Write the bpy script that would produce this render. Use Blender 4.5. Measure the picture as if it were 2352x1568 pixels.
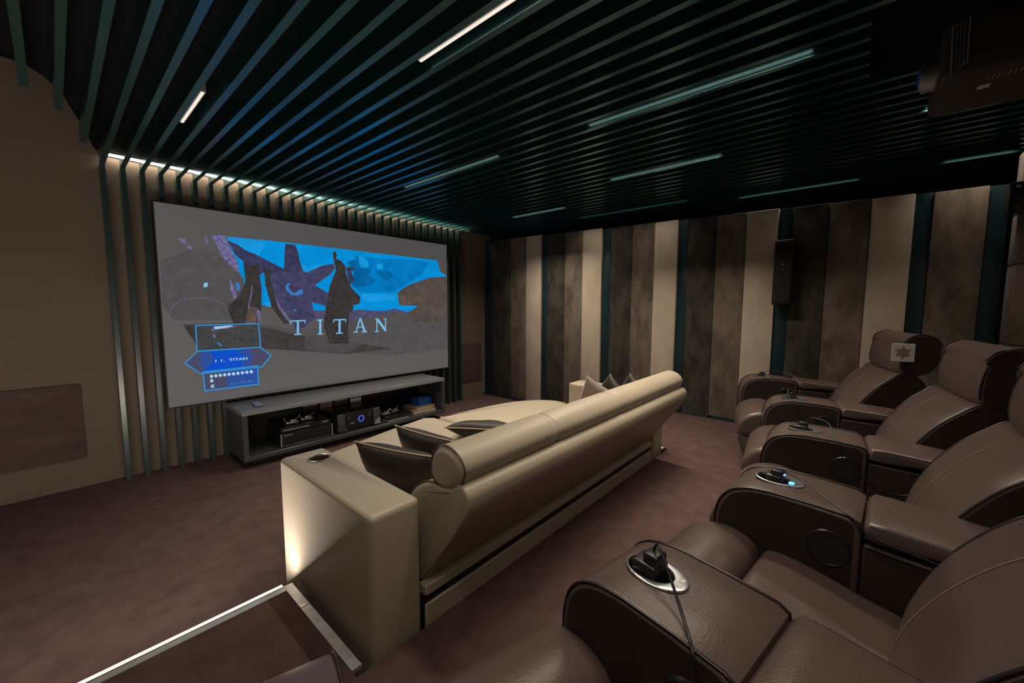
import bpy, bmesh, math, random
from mathutils import Vector, Matrix
random.seed(7)
for o in list(bpy.data.objects): bpy.data.objects.remove(o)
C = bpy.context.scene.collection
SC = bpy.context.scene
PI = math.pi

# ------------------------------------------------------------------ camera
F_PX = 913.6
cam_d = bpy.data.cameras.new('camera')
cam = bpy.data.objects.new('camera', cam_d); C.objects.link(cam)
cam_d.sensor_width = 36.0; cam_d.lens = 36.0 * F_PX / 2352.0
cam_d.clip_start = 0.02; cam_d.clip_end = 60
p = math.atan2(81.7, F_PX); yaw = math.radians(48.94); ro = math.radians(0.124)
Fv = Vector((math.sin(yaw)*math.cos(p), math.cos(yaw)*math.cos(p), -math.sin(p)))
R0 = Vector((math.cos(yaw), -math.sin(yaw), 0)); U0 = R0.cross(Fv)
Rv = R0*math.cos(ro) + U0*math.sin(ro); Uv = U0*math.cos(ro) - R0*math.sin(ro)
M = Matrix((Rv, Uv, -Fv)).transposed().to_4x4(); M.translation = Vector((0, 0, 1.35))
cam.matrix_world = M
SC.camera = cam

# ------------------------------------------------------------------ view and world
SC.view_settings.view_transform = 'Standard'
try: SC.view_settings.look = 'None'
except Exception: pass
SC.view_settings.exposure = 0.0
SC.view_settings.gamma = 1.0
SC.view_settings.use_curve_mapping = False
w = bpy.data.worlds.new('world'); SC.world = w; w.use_nodes = True
w.node_tree.nodes['Background'].inputs[0].default_value = (0.02, 0.02, 0.022, 1)
w.node_tree.nodes['Background'].inputs[1].default_value = 1.0

WARM = (1.0, 0.85, 0.69)
LAMP_K = 9.0      # watts per metre of ceiling lamp
# (x, y0, y1, power factor, beam spread) of the strip lamps sunk between the ceiling slats
LAMPS = [
    (0.552, 2.50, 3.00, 1.0, 132), (1.102, 0.55, 1.49, 1.0, 132), (2.066, 2.00, 3.15, 1.1, 96), (2.066, 0.21, 1.27, 1.1, 100),
    (3.024, 0.79, 1.63, 2.6, 128), (3.560, 2.44, 3.17, 2.2, 124), (4.096, 1.375, 2.60, .10, 100), (4.311, 0.075, 0.94, .16, 120),
    (4.203, -0.72, -0.40, .3, 120), (0.016, -0.55, 0.45, 1.0, 132), (3.024, -0.66, -0.20, .9, 132)]  # left back and projector-side lamps are added fill, out of view

# ------------------------------------------------------------------ helpers
def link(o, parent=None):
    C.objects.link(o)
    if parent is not None: o.parent = parent
    return o
def smooth(me, ang=40):
    for f in me.polygons: f.use_smooth = True
    try: me.set_sharp_from_angle(angle=math.radians(ang))
    except Exception: pass
def mesh(name, verts, faces, mat, parent=None, sm=None, mats=None, fm=None):
    me = bpy.data.meshes.new(name); me.from_pydata([tuple(v) for v in verts], [], faces)
    if mats:
        for m_ in mats: me.materials.append(m_)
        for i, f in enumerate(me.polygons): f.material_index = fm[i]
    else: me.materials.append(mat)
    bm = bmesh.new(); bm.from_mesh(me); bmesh.ops.recalc_face_normals(bm, faces=bm.faces); bm.to_mesh(me); bm.free()
    me.update()
    if sm: smooth(me, sm)
    return link(bpy.data.objects.new(name, me), parent)
class MB:
    """collects shapes of ONE part"""
    def __init__(s): s.v = []; s.f = []
    def add(s, v, f):
        n = len(s.v); s.v += [Vector(a) for a in v]; s.f += [tuple(i+n for i in q) for q in f]; return s
    def box(s, x0, x1, y0, y1, z0, z1, M_=None):
        v = [Vector((x, y, z)) for z in (z0, z1) for y in (y0, y1) for x in (x0, x1)]
        if M_ is not None: v = [M_ @ a for a in v]
        return s.add(v, [(0,2,3,1), (4,5,7,6), (0,1,5,4), (2,6,7,3), (0,4,6,2), (1,3,7,5)])
    def rbox(s, x0, x1, y0, y1, z0, z1, r=0.01, seg=2, M_=None):
        bm = bmesh.new(); bmesh.ops.create_cube(bm, size=1)
        for a in bm.verts:
            a.co = Vector(((x0+x1)/2 + a.co.x*(x1-x0), (y0+y1)/2 + a.co.y*(y1-y0), (z0+z1)/2 + a.co.z*(z1-z0)))
        bmesh.ops.bevel(bm, geom=list(bm.edges), offset=min(r, .49*min(x1-x0, y1-y0, z1-z0)), segments=seg, profile=.5, affect='EDGES')
        return s.bm(bm, M_)
    def bm(s, bm, M_=None):
        bm.verts.index_update()
        v = [(M_ @ a.co if M_ is not None else a.co.copy()) for a in bm.verts]
        f = [tuple(a.index for a in q.verts) for q in bm.faces]; bm.free()
        return s.add(v, f)
    def tube(s, pts, r, n=8, caps=True, closed=False):
        pts = [Vector(q) for q in pts]; N = len(pts); rings = []
        up = Vector((0, 0, 1)); last = None
        for i, q in enumerate(pts):
            a = pts[(i-1) % N] if (closed or i > 0) else q; b = pts[(i+1) % N] if (closed or i < N-1) else q
            t = (b-a).normalized()
            side = last if last is not None else (t.cross(up) if abs(t.dot(up)) < .95 else t.cross(Vector((1, 0, 0))))
            side = (side - t*side.dot(t)).normalized(); last = side; u2 = t.cross(side)
            rr = r[i] if isinstance(r, (list, tuple)) else r
            rings.append([q + (side*math.cos(2*PI*k/n) + u2*math.sin(2*PI*k/n))*rr for k in range(n)])
        v = [a for g in rings for a in g]; f = []
        for i in range(N if closed else N-1):
            j = (i+1) % N
            for k in range(n): f.append((i*n+k, i*n+(k+1) % n, j*n+(k+1) % n, j*n+k))
        if caps and not closed: f.append(tuple(range(n))[::-1]); f.append(tuple((N-1)*n+k for k in range(n)))
        return s.add(v, f)
    def cyl(s, c, r, h, n=24, axis='z', r2=None):
        c = Vector(c); d = {'x': Vector((1,0,0)), 'y': Vector((0,1,0)), 'z': Vector((0,0,1))}[axis]
        a = {'x': Vector((0,1,0)), 'y': Vector((0,0,1)), 'z': Vector((1,0,0))}[axis]; b = d.cross(a)
        r2 = r if r2 is None else r2
        v = [c + (a*math.cos(2*PI*k/n)+b*math.sin(2*PI*k/n))*r for k in range(n)] + [c + d*h + (a*math.cos(2*PI*k/n)+b*math.sin(2*PI*k/n))*r2 for k in range(n)]
        return s.add(v, [(k, (k+1) % n, n+(k+1) % n, n+k) for k in range(n)] + [tuple(range(n))[::-1], tuple(range(n, 2*n))])
    def build(s, name, mat, parent=None, sm=None, M_=None):
        v = s.v if M_ is None else [M_ @ a for a in s.v]
        return mesh(name, v, s.f, mat, parent, sm)
def catmull(pts, n=6, closed=True):
    P = [Vector(q) for q in pts]; N = len(P); out = []
    for i in range(N if closed else N-1):
        if closed: a, b, c, d = P[i-1], P[i], P[(i+1) % N], P[(i+2) % N]
        else: a, b, c, d = P[max(i-1, 0)], P[i], P[i+1], P[min(i+2, N-1)]
        for k in range(n):
            t = k/n
            out.append(0.5*((2*b) + (c-a)*t + (2*a-5*b+4*c-d)*t*t + (3*b-a-3*c+d)*t**3))
    if not closed: out.append(P[-1])
    return out
def pad(prof, x0, x1, r=0.03, n=5, mid=4, M_=None, shape=None):
    """closed (y,z) outline swept along x, its two ends rounded by r like an upholstered pad"""
    prof = [Vector((a[0], a[1])) for a in prof]; N = len(prof)
    area = sum(prof[i].x*prof[(i+1) % N].y - prof[(i+1) % N].x*prof[i].y for i in range(N))
    sg = 1 if area > 0 else -1; nor = []
    for i in range(N):
        t = (prof[(i+1) % N] - prof[i-1]); 
        nor.append(Vector((-t.y, t.x)).normalized()*sg)      # inward
    st = []
    for k in range(n+1):
        a = PI/2*k/n; st.append((x0 + r*(1-math.cos(a)) if False else x0 + r*(1-math.cos(a)), r*(1-math.sin(a))))
    ms = [(x0+r+(x1-x0-2*r)*k/(mid+1), 0) for k in range(1, mid+1)]
    st2 = [(x1-(x-x0), d) for x, d in st][::-1]
    allst = st + ms + st2
    b = MB(); v = []; f = []
    for x, d in allst:
        for i in range(N):
            q = prof[i] + nor[i]*d
            co = Vector((x, q.x, q.y))
            if shape: co = shape(co)
            v.append(co)
    S = len(allst)
    for j in range(S-1):
        for i in range(N): f.append((j*N+i, j*N+(i+1) % N, (j+1)*N+(i+1) % N, (j+1)*N+i))
    f.append(tuple(range(N))); f.append(tuple((S-1)*N+i for i in range(N)))
    b.add(v if M_ is None else [M_ @ a for a in v], f)
    return b
def tag(o, label=None, cat=None, group=None, kind=None):
    if label: o['label'] = label
    if cat: o['category'] = cat
    if group: o['group'] = group
    if kind: o['kind'] = kind
    return o
def thing(name, loc, label, cat, group=None, rz=0):
    o = bpy.data.objects.new(name, None); o.empty_display_size = .1; C.objects.link(o)
    o.location = loc; o.rotation_euler = (0, 0, rz); return tag(o, label, cat, group)
def struct(o): return tag(o, kind='structure')
def copy_tree(o, parent=None):
    c = o.copy(); C.objects.link(c); c.parent = parent
    for ch in [k for k in bpy.data.objects if k.parent == o]: copy_tree(ch, c)
    return c
ORD = ['first', 'second', 'third', 'fourth', 'fifth', 'sixth', 'seventh', 'eighth', 'ninth']

# ------------------------------------------------------------------ materials
def mat(name, col, rough=.5, metal=0, spec=.5, bump=0, bscale=200, var=0, vscale=(3, 3, 3), dark=None, emit=None, estr=1, detail=4, sheen=0, coat=0, thr=(.35, .7), ior=None, stint=None):
    m_ = bpy.data.materials.new(name); m_.use_nodes = True; nt = m_.node_tree; b = nt.nodes['Principled BSDF']
    b.inputs['Base Color'].default_value = (*col, 1); b.inputs['Roughness'].default_value = rough; b.inputs['Metallic'].default_value = metal
    b.inputs['Specular IOR Level'].default_value = spec
    if stint: b.inputs['Specular Tint'].default_value = (*stint, 1)
    if ior: b.inputs['IOR'].default_value = ior
    if sheen: b.inputs['Sheen Weight'].default_value = sheen; b.inputs['Sheen Roughness'].default_value = .4
    if coat: b.inputs['Coat Weight'].default_value = coat; b.inputs['Coat Roughness'].default_value = .15
    if emit: b.inputs['Emission Color'].default_value = (*emit, 1); b.inputs['Emission Strength'].default_value = estr
    if var or bump:
        tc = nt.nodes.new('ShaderNodeTexCoord'); mp = nt.nodes.new('ShaderNodeMapping'); nt.links.new(tc.outputs['Object'], mp.inputs[0])
        mp.inputs['Scale'].default_value = vscale
    if var:
        nz = nt.nodes.new('ShaderNodeTexNoise'); nz.inputs['Scale'].default_value = 1; nz.inputs['Detail'].default_value = detail; nz.inputs['Roughness'].default_value = .65
        nt.links.new(mp.outputs[0], nz.inputs['Vector'])
        rp = nt.nodes.new('ShaderNodeValToRGB'); rp.color_ramp.elements[0].position = thr[0]; rp.color_ramp.elements[1].position = thr[1]
        dk = dark or tuple(c*(1-var) for c in col)
        rp.color_ramp.elements[0].color = (*dk, 1); rp.color_ramp.elements[1].color = (*col, 1)
        nt.links.new(nz.outputs['Fac'], rp.inputs[0]); nt.links.new(rp.outputs[0], b.inputs['Base Color'])
    if bump:
        n2 = nt.nodes.new('ShaderNodeTexNoise'); n2.inputs['Scale'].default_value = bscale; n2.inputs['Detail'].default_value = 2
        nt.links.new(tc.outputs['Object'], n2.inputs['Vector'])
        bp = nt.nodes.new('ShaderNodeBump'); bp.inputs['Strength'].default_value = bump; bp.inputs['Distance'].default_value = .002
        nt.links.new(n2.outputs['Fac'], bp.inputs['Height']); nt.links.new(bp.outputs[0], b.inputs['Normal'])
    return m_
def emis(name, col, s, grain=None):
    m_ = bpy.data.materials.new(name); m_.use_nodes = True; nt = m_.node_tree; nt.nodes.clear()
    e = nt.nodes.new('ShaderNodeEmission'); e.inputs[0].default_value = (*col, 1); e.inputs[1].default_value = s
    if grain:
        tc = nt.nodes.new('ShaderNodeTexCoord'); nz = nt.nodes.new('ShaderNodeTexNoise'); nz.inputs['Scale'].default_value = grain[0]; nz.inputs['Detail'].default_value = grain[2]
        nz.inputs['Roughness'].default_value = .7; nt.links.new(tc.outputs['Object'], nz.inputs['Vector'])
        rp = nt.nodes.new('ShaderNodeValToRGB'); rp.color_ramp.elements[0].position = .36; rp.color_ramp.elements[1].position = .66
        rp.color_ramp.elements[0].color = (*[c*(1-grain[1]) for c in col], 1); rp.color_ramp.elements[1].color = (*[c*(1+grain[1]*.8) for c in col], 1)
        nt.links.new(nz.outputs['Fac'], rp.inputs[0]); nt.links.new(rp.outputs[0], e.inputs[0])
    o = nt.nodes.new('ShaderNodeOutputMaterial'); nt.links.new(e.outputs[0], o.inputs[0]); return m_
def lin(r, g, b):
    f = lambda c: (c/255/12.92) if c/255 <= .04045 else ((c/255+.055)/1.055)**2.4
    return (f(r), f(g), f(b))
M_ = {
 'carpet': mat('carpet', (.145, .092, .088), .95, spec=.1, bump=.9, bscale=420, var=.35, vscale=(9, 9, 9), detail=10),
 'carpet_shaded': mat('carpet_platform_shaded', (.105, .064, .060), .95, spec=.1, bump=.9, bscale=420, var=.35, vscale=(9, 9, 9), detail=10),  # same carpet darkened on the platform; its lack of light is in the colour
 'plaster': mat('brown_fabric_wall', (.150, .121, .090), .85, spec=.2, bump=.15, bscale=300, var=.12, vscale=(2, 2, 2)),
 'grille': mat('maroon_grille_cloth', (.10, .068, .06), .9, spec=.2, bump=.4, bscale=500, var=.3, vscale=(3, 3, 14)),
 'black': mat('black_ceiling', (.006, .006, .007), .9, spec=.1),
 'slat': mat('dark_green_slat_paint', (.006, .020, .018), .23, ior=3.3, spec=.5, stint=(.45, .95, 1.0), bump=.12, bscale=160),
 'slatw': mat('dark_green_wall_slat_paint', (.014, .040, .036), .28, ior=1.9, spec=.5, bump=.12, bscale=160),
 'dark_panel': mat('dark_olive_velour', (.062, .057, .046), .85, spec=.2, var=.58, vscale=(9, 9, 4), thr=(.38, .60), detail=8, bump=.2, bscale=350, sheen=.1),
 'brown_panel': mat('brown_velour', (.175, .142, .112), .85, spec=.2, var=.5, vscale=(9, 9, 4), thr=(.36, .60), detail=9, bump=.2, bscale=350, sheen=.1),
 'light_panel': mat('pale_beige_velour', (.56, .475, .37), .85, spec=.2, var=.2, vscale=(7, 7, 3), detail=6, bump=.2, bscale=350, sheen=.1),
 'teal': mat('dark_teal_strip', (.010, .030, .036), .30, spec=.5),
 'sofa': mat('beige_leather', (.36, .315, .238), .42, spec=.45, bump=.25, bscale=260, var=.08, vscale=(3, 3, 3)),
 'sofa_pipe': mat('brown_piping', (.09, .065, .045), .5),
 'velvet': mat('dark_brown_velvet', (.026, .019, .014), .5, spec=.4, var=.5, vscale=(8, 8, 8), sheen=.12, bump=.2, bscale=60),
 'velvet_edge': mat('tan_piping', (.34, .26, .18), .45),
 'taupe': mat('taupe_cushion_cloth', (.16, .12, .10), .8, sheen=.2, bump=.2, bscale=400),
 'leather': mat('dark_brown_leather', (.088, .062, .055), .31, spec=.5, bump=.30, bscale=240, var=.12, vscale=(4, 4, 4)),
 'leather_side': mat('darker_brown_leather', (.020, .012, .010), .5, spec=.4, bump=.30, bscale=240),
 'pipe': mat('black_piping', (.012, .009, .008), .35),
 'stitch': mat('grey_stitching', (.20, .155, .135), .6),
 'chrome': mat('brushed_silver', (.50, .52, .54), .28, metal=.9),
 'steel': mat('aluminium_edge', (.55, .56, .57), .42, metal=.6, var=.3, vscale=(14, 14, 14)),
 'bronze': mat('bronze_cup_liner', (.30, .20, .13), .25, metal=.9),
 'plastic': mat('black_plastic', (.010, .011, .012), .32, spec=.5),
 'matblack': mat('matt_black', (.006, .006, .006), .8),
 'console': mat('dark_grey_lacquer', (.045, .050, .052), .3, spec=.5),
 'console_in': mat('dark_grey_board', (.010, .011, .012), .5),
 'console_top_lit': mat('dark_grey_lacquer_lit_top', (.20, .215, .222), .22, spec=.6),  # console lacquer lightened on top; the light on it is put into the colour
 'screen': mat('projection_screen', (.125, .125, .13), .9, spec=.1, emit=(.058, .058, .060), estr=1.0),
 'frame': mat('black_screen_frame', (.008, .009, .010), .6),
 'led': emis('led_white', (1.0, .86, .72), 5.0),
 'lampface': emis('lamp_diffuser', (1.0, .86, .74), 1.0),
 'book': mat('tan_books', (.27, .20, .14), .7, var=.2, vscale=(30, 30, 60)),
 'pages': mat('cream_pages', (.42, .34, .24), .8),
 'blue': mat('blue_box', (.02, .10, .42), .35),
 'white': mat('white_plastic', (.62, .62, .64), .4),
 'paper': mat('pale_card', (.55, .55, .56), .6),
 'ink': mat('brown_print', (.22, .17, .16), .7),
 'bright': mat('chrome_trinket', (.65, .65, .66), .25, metal=.8),
 'copper': mat('copper_trinket', (.45, .24, .18), .35, metal=.6),
 'blueled': emis('blue_led', (.10, .35, 1.0), 3.0),
 'bluering': emis('blue_ring', (.07, .16, .85), 1.0),
 'projector': mat('projector_body', (.030, .024, .021), .5),
}

# ------------------------------------------------------------------ large structure
PZ = 0.227                      # platform height
XL, XR, YB, YF = -1.35, 4.95, -1.02, 4.30
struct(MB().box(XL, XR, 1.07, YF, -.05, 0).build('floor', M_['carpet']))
pf = MB()
pf.box(XL, XR, YB, 1.082, -.05, PZ)
pf.box(XL, .530, 1.082, 1.660, 0, PZ)
pf.box(3.118, XR, 1.082, 1.660, 0, PZ)
struct(pf.build('floor', M_['carpet_shaded']))
struct(MB().box(XL-.1, XR+.1, YF-.015, YF+.1, -.05, 3.1).build('wall_front', M_['plaster']))
struct(MB().box(XL-.1, XL, YB, YF, -.05, 3.1).build('wall_left', M_['plaster']))
struct(MB().box(XR, XR+.1, YB, YF, -.05, 3.1).build('wall_right', M_['matblack']))
struct(MB().box(XL-.1, XR+.1, YB-.1, YB, -.05, 3.1).build('wall_back', M_['light_panel']))
struct(MB().box(XL-.1, XR+.1, YB-.1, YF+.1, 2.95, 3.1).build('ceiling', M_['black']))
# low black plinth under the boards of the right wall
struct(MB().box(4.262, 4.30, 1.08, YF-.02, 0, .03).box(4.262, 4.30, -.9, 1.07, PZ, PZ+.03).build('baseboard_right', M_['teal']))

# ------------------------------------------------------------------ ceiling slats and wall slats
SX0, SP = .298, .1072
SZ0, SZ1, SW = 2.37, 2.477, .0145
left_end = [(-.09, 2.93), (-.03, 3.01), (.04, 3.12), (.10, 3.28), (.15, 3.55), (.20, 3.82), (.26, 4.21)]
def yend(x):
    if x <= left_end[0][0]: return max(1.2, left_end[0][1] + (x-left_end[0][0])*.9)
    for (a, b), (c, d) in zip(left_end, left_end[1:]):
        if a <= x <= c: return b + (d-b)*(x-a)/(c-a)
    return 4.212
proto = None
for k in range(-13, 43):
    x = SX0 + SP*k; y1 = yend(x); y0 = -.98
    if 2.0 < x < 2.46: y0 = .03       # the projector's recess
    me = MB().box(-SW, SW, y0, y1, SZ0, SZ1)
    o = me.build('ceiling_slat', M_['slat']); o.location = (x, 0, 0)
    tag(o, 'dark green-black wooden slat running front to back under the black ceiling', 'ceiling slat', 'ceiling slats')
for k in range(33):
    x = SX0 + SP*k
    o = MB().box(-SW, SW, 4.198, 4.283, 0.0, SZ0 if True else 0).build('wall_slat', M_['slatw']); o.location = (x, 0, 0)
    tag(o, 'upright dark green-black slat on the screen wall, meeting a ceiling slat', 'wall slat', 'upright slats on the screen wall')

# black board right above the slats; it stops where the slats stop
P_ = [(XL, 1.2)] + [(x, yend(x)) for x in [-1.2+.06*k for k in range(19)] if x < -.12] + left_end + [(.28, 4.284), (4.94, 4.284), (4.94, YB), (XL, YB)]
N_ = len(P_)
struct(mesh('ceiling', [(x, y, SZ1+.001) for x, y in P_] + [(x, y, SZ1+.03) for x, y in P_], [tuple(range(N_)), tuple(range(N_, 2*N_))] + [(k, (k+1) % N_, N_+(k+1) % N_, N_+k) for k in range(N_)], M_['black']))

# ------------------------------------------------------------------ strip lamps between the slats
def lamp_where(i):
    return ['short one at the left near the screen', 'bright one above the left sofa arm', 'middle row, nearer the screen',
            'middle row, nearer the recliners', 'right of the middle above the recliners', 'short one nearest the far front corner',
            'long one beside the right wall', 'above the wall boards by the speaker', 'in the back right corner',
            'added unseen at the left back', 'short added one, unseen beside the projector'][i]
LZ = [2.392, 2.392, 2.408, 2.408, 2.396, 2.396, 2.412, 2.412, 2.412, 2.40, 2.40]
for i, (x, y0, y1, kf, spr) in enumerate(LAMPS):
    L = y1-y0
    t = thing('strip_lamp', (x, (y0+y1)/2, LZ[i]), 'warm white strip light between ceiling slats, ' + lamp_where(i), 'ceiling light', 'strip lights between the ceiling slats')
    MB().box(-.012, .012, -L/2, L/2, .004, SZ1-LZ[i]).build('housing', M_['steel'], t)
    MB().box(-.0055, .0055, -L/2+.004, L/2-.004, .0, .0035).build('diffuser', M_['lampface'], t)
    ld = bpy.data.lights.new('strip_light', 'AREA'); ld.shape = 'RECTANGLE'; ld.size = .011; ld.size_y = L
    ld.energy = LAMP_K*L*kf; ld.color = WARM; ld.spread = math.radians(spr)
    lo = bpy.data.objects.new('strip_light', ld); link(lo, t); lo.location = (0, 0, -.002)

# LED line at the top of the screen wall
t = thing('cove_strip', (2.02, 4.262, 2.462), 'glowing white LED line along the top of the screen wall behind the slats', 'LED strip')
MB().box(-1.70, 1.72, .006, .020, -.012, .012).build('profile', M_['steel'], t)
MB().box(-1.70, 1.72, .000, .005, -.006, .006).build('diffuser', M_['led'], t)
ld = bpy.data.lights.new('cove_light', 'AREA'); ld.shape = 'RECTANGLE'; ld.size = 3.4; ld.size_y = .012; ld.energy = 7; ld.color = WARM
lo = bpy.data.objects.new('cove_light', ld); link(lo, t); lo.location = (0, -.004, -.010); lo.rotation_euler = (math.radians(8), 0, 0)

# ------------------------------------------------------------------ step edges with LED
def step(name, loc, L, axis, lab, power, nrm):
    t = thing(name, loc, lab, 'step edge', None)
    if axis == 'x':
        MB().box(-L/2, L/2, -.030, -.002, -.012, .004).build('nosing', M_['steel'], t)
        MB().box(-L/2, L/2, -.002, .004, -.012, .003).build('groove', M_['matblack'], t)
        MB().box(-L/2, L/2, .004, .022, -.014, .003).build('diffuser', M_['led2'], t)
    return t
M_['led2'] = emis('step_diffuser', (1.0, .90, .82), 1.1)
xl0 = -1.30
t = step('lit_step_edge', ((xl0+.53)/2, 1.668, PZ), .53-xl0, 'x', 'silver step edge with a white LED line, leading left from the sofa arm', 0, None)
ld = bpy.data.lights.new('step_light', 'AREA'); ld.shape = 'RECTANGLE'; ld.size = .53-xl0; ld.size_y = .012; ld.energy = 32; ld.color = (1, .87, .78)
lo = bpy.data.objects.new('step_light', ld); link(lo, t); lo.location = (0, .030, .004)
d = Vector((0, .62, .78)); lo.rotation_mode = 'QUATERNION'; lo.rotation_quaternion = d.to_track_quat('-Z', 'Y')
t = thing('step_edge_plate', (.545, 1.385, PZ), 'flat grey metal step edge running back beside the left sofa arm', 'step edge')
MB().box(-.016, .016, -.275, .285, -.010, .004).build('plate', M_['steel'], t)
MB().box(-.016, .016, .115, .125, .004, .006).build('joint', M_['bright'], t)
t = thing('step_edge_plate', (3.103, 1.385, PZ), 'flat metal step edge by the far sofa arm, only its bright end showing', 'step edge')
MB().box(-.016, .016, -.275, .285, -.010, .004).build('plate', M_['white'], t)

# ------------------------------------------------------------------ boards of the right wall
def board(y0, y1, kind, lab, proud=0.0, ztop=None):
    yc = (y0+y1)/2
    zt = 2.305 - (4.25-yc)*.0265
    zb = .03 if yc > 1.08 else PZ+.03
    t = MB().rbox(4.266-proud, 4.32, y0+.0015, y1-.0015, zb, zt, .006, 2).build('wall_board' if kind != 'teal' else 'wall_strip', M_[{'d':'dark_panel','b':'brown_panel','l':'light_panel','teal':'teal'}[kind]], None, 40)
    return tag(t, lab, 'wall panel')
edges = [('teal', 4.11, 4.262), ('d', 3.74, 4.11), ('b', 3.455, 3.74), ('l', 3.205, 3.455), ('teal', 3.115, 3.205), ('d', 2.835, 3.115), ('b', 2.575, 2.835), ('l', 2.315, 2.575),
         ('teal', 2.205, 2.315), ('d', 1.945, 2.205), ('b', 1.695, 1.945), ('l', 1.45, 1.695), ('teal', 1.352, 1.45), ('d', 1.09, 1.352), ('b', .835, 1.09), ('l', .585, .835),
         ('teal', .485, .585), ('d', .235, .485), ('b', -.022, .235), ('l', -.265, -.022), ('teal', -.36, -.265), ('b', -.625, -.36), ('teal', -.72, -.625)]
cnt = {}; nm = {'teal': 'glossy dark teal strip', 'd': 'dark olive velour board', 'b': 'mottled brown velour board', 'l': 'pale beige velour board'}
for kind, y0, y1 in edges:
    i = cnt.get(kind, 0); cnt[kind] = i+1
    board(y0, y1, kind, '%s on the right wall, %s of its colour from the screen' % (nm[kind], ORD[i]), {'l': .012, 'teal': -.01, 'd': 0, 'b': .004}[kind])
# cream acoustic boards at the back right corner
for i, (z0, z1) in enumerate(((PZ, 1.10), (1.104, 1.62), (1.624, 1.95), (1.954, 2.35))):
    o = MB().rbox(4.05, 4.262, -1.0, -.735, z0, z1, .008, 2).build('corner_board', M_['brown_panel'], None, 40)
    tag(o, 'brown corner board at the back right, %s from the floor' % ORD[i], 'wall panel')
# black wall speaker
t = thing('wall_speaker', (4.165, .52, 1.365), 'tall slim black speaker hung on the right wall between pale boards', 'speaker')
MB().rbox(-.055, .088, -.07, .065, 0, .55, .012, 3).build('cabinet', M_['plastic'], t, 40)
MB().rbox(-.062, -.055, -.060, .055, .02, .53, .003, 2).build('front_cloth', M_['matblack'], t, 40)
MB().box(-.064, -.062, -.006, .006, .335, .350).build('badge', M_['bright'], t)
# small speaker at the corner
t = thing('corner_speaker', (4.10, -.705, 1.94), 'small black speaker with silver dot high in the back right corner', 'speaker')
MB().rbox(-.05, .05, -.04, .03, 0, .2, .008, 2).build('cabinet', M_['plastic'], t, 40)
MB().cyl((-.051, -.005, .17), .012, -.004, 14, 'x').build('badge', M_['bright'], t, 40)
# fabric panels low on the screen wall
for x0, x1, z0, z1, lab in ((-.40, .091, .220, .775, 'dark maroon fabric speaker cover set in the wall left of the screen'), (3.812, 4.20, .232, .795, 'dark maroon fabric speaker cover set in the wall right of the screen')):
    o = MB().rbox(x0, x1, 4.272, 4.290, z0, z1, .004, 2).build('speaker_cover', M_['grille'], None, 40); tag(o, lab, 'speaker cover')

# ------------------------------------------------------------------ screen and picture
t = thing('projection_screen', (2.003, 4.17, .525), 'wide white projection screen showing a blue title picture reading TITAN', 'projection screen')
TX, TZ = 2.003, .525
sx0, sx1, sz0, sz1 = .556-TX, 3.449-TX, 0, 1.620
mesh('canvas', [(sx0, -.02, sz0), (sx1, -.02, sz0), (sx1, -.02, sz1), (sx0, -.02, sz1), (sx0, .0, sz0), (sx1, .0, sz0), (sx1, .0, sz1), (sx0, .0, sz1)],
     [(0,1,2,3), (4,5,6,7), (0,1,5,4), (1,2,6,5), (2,3,7,6), (3,0,4,7)], M_['screen'], t)
fr = MB(); e = .012
fr.box(sx0-e, sx1+e, -.024, .024, sz0-e, sz0).box(sx0-e, sx1+e, -.024, .024, sz1, sz1+e).box(sx0-e, sx0, -.024, .024, sz0, sz1).box(sx1, sx1+e, -.024, .024, sz0, sz1)
fr.build('frame', M_['frame'], t)
PC = {'sky': (6,140,212), 'sky_mid': (5,120,190), 'sky_dark': (6,100,160), 'sky_light': (24,150,220), 'hill': (80,76,104), 'metal_dark': (58,58,88), 'metal_mid': (68,66,98),
      'metal_light': (112,106,150), 'glow': (58,120,190), 'glow_white': (130,190,225), 'ground_dark': (58,54,54), 'ground': (82,79,80), 'rust': (94,78,72), 'cliff': (84,74,70),
      'menu_dark': (68,67,68), 'menu_edge': (74,72,98), 'menu_blue_mid': (48,78,150), 'menu_blue': (16,76,196), 'menu_line': (50,140,205), 'menu_white': (165,205,225), 'title': (120,185,222)}
GR = {'sky': (3, .12, 3), 'sky_mid': (3, .2, 4), 'sky_dark': (4, .2, 4), 'sky_light': (3, .12, 3), 'hill': (20, .3, 6), 'metal_dark': (30, .4, 8), 'metal_mid': (26, .35, 8), 'metal_light': (50, .6, 8),
      'ground_dark': (24, .35, 8), 'ground': (14, .14, 8), 'rust': (22, .3, 8), 'cliff': (7, .25, 8), 'menu_dark': (24, .25, 8)}
pm = {k: emis('picture_'+k, lin(*v), 1.0, GR.get(k)) for k, v in PC.items()}
names = list(PC)

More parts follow.
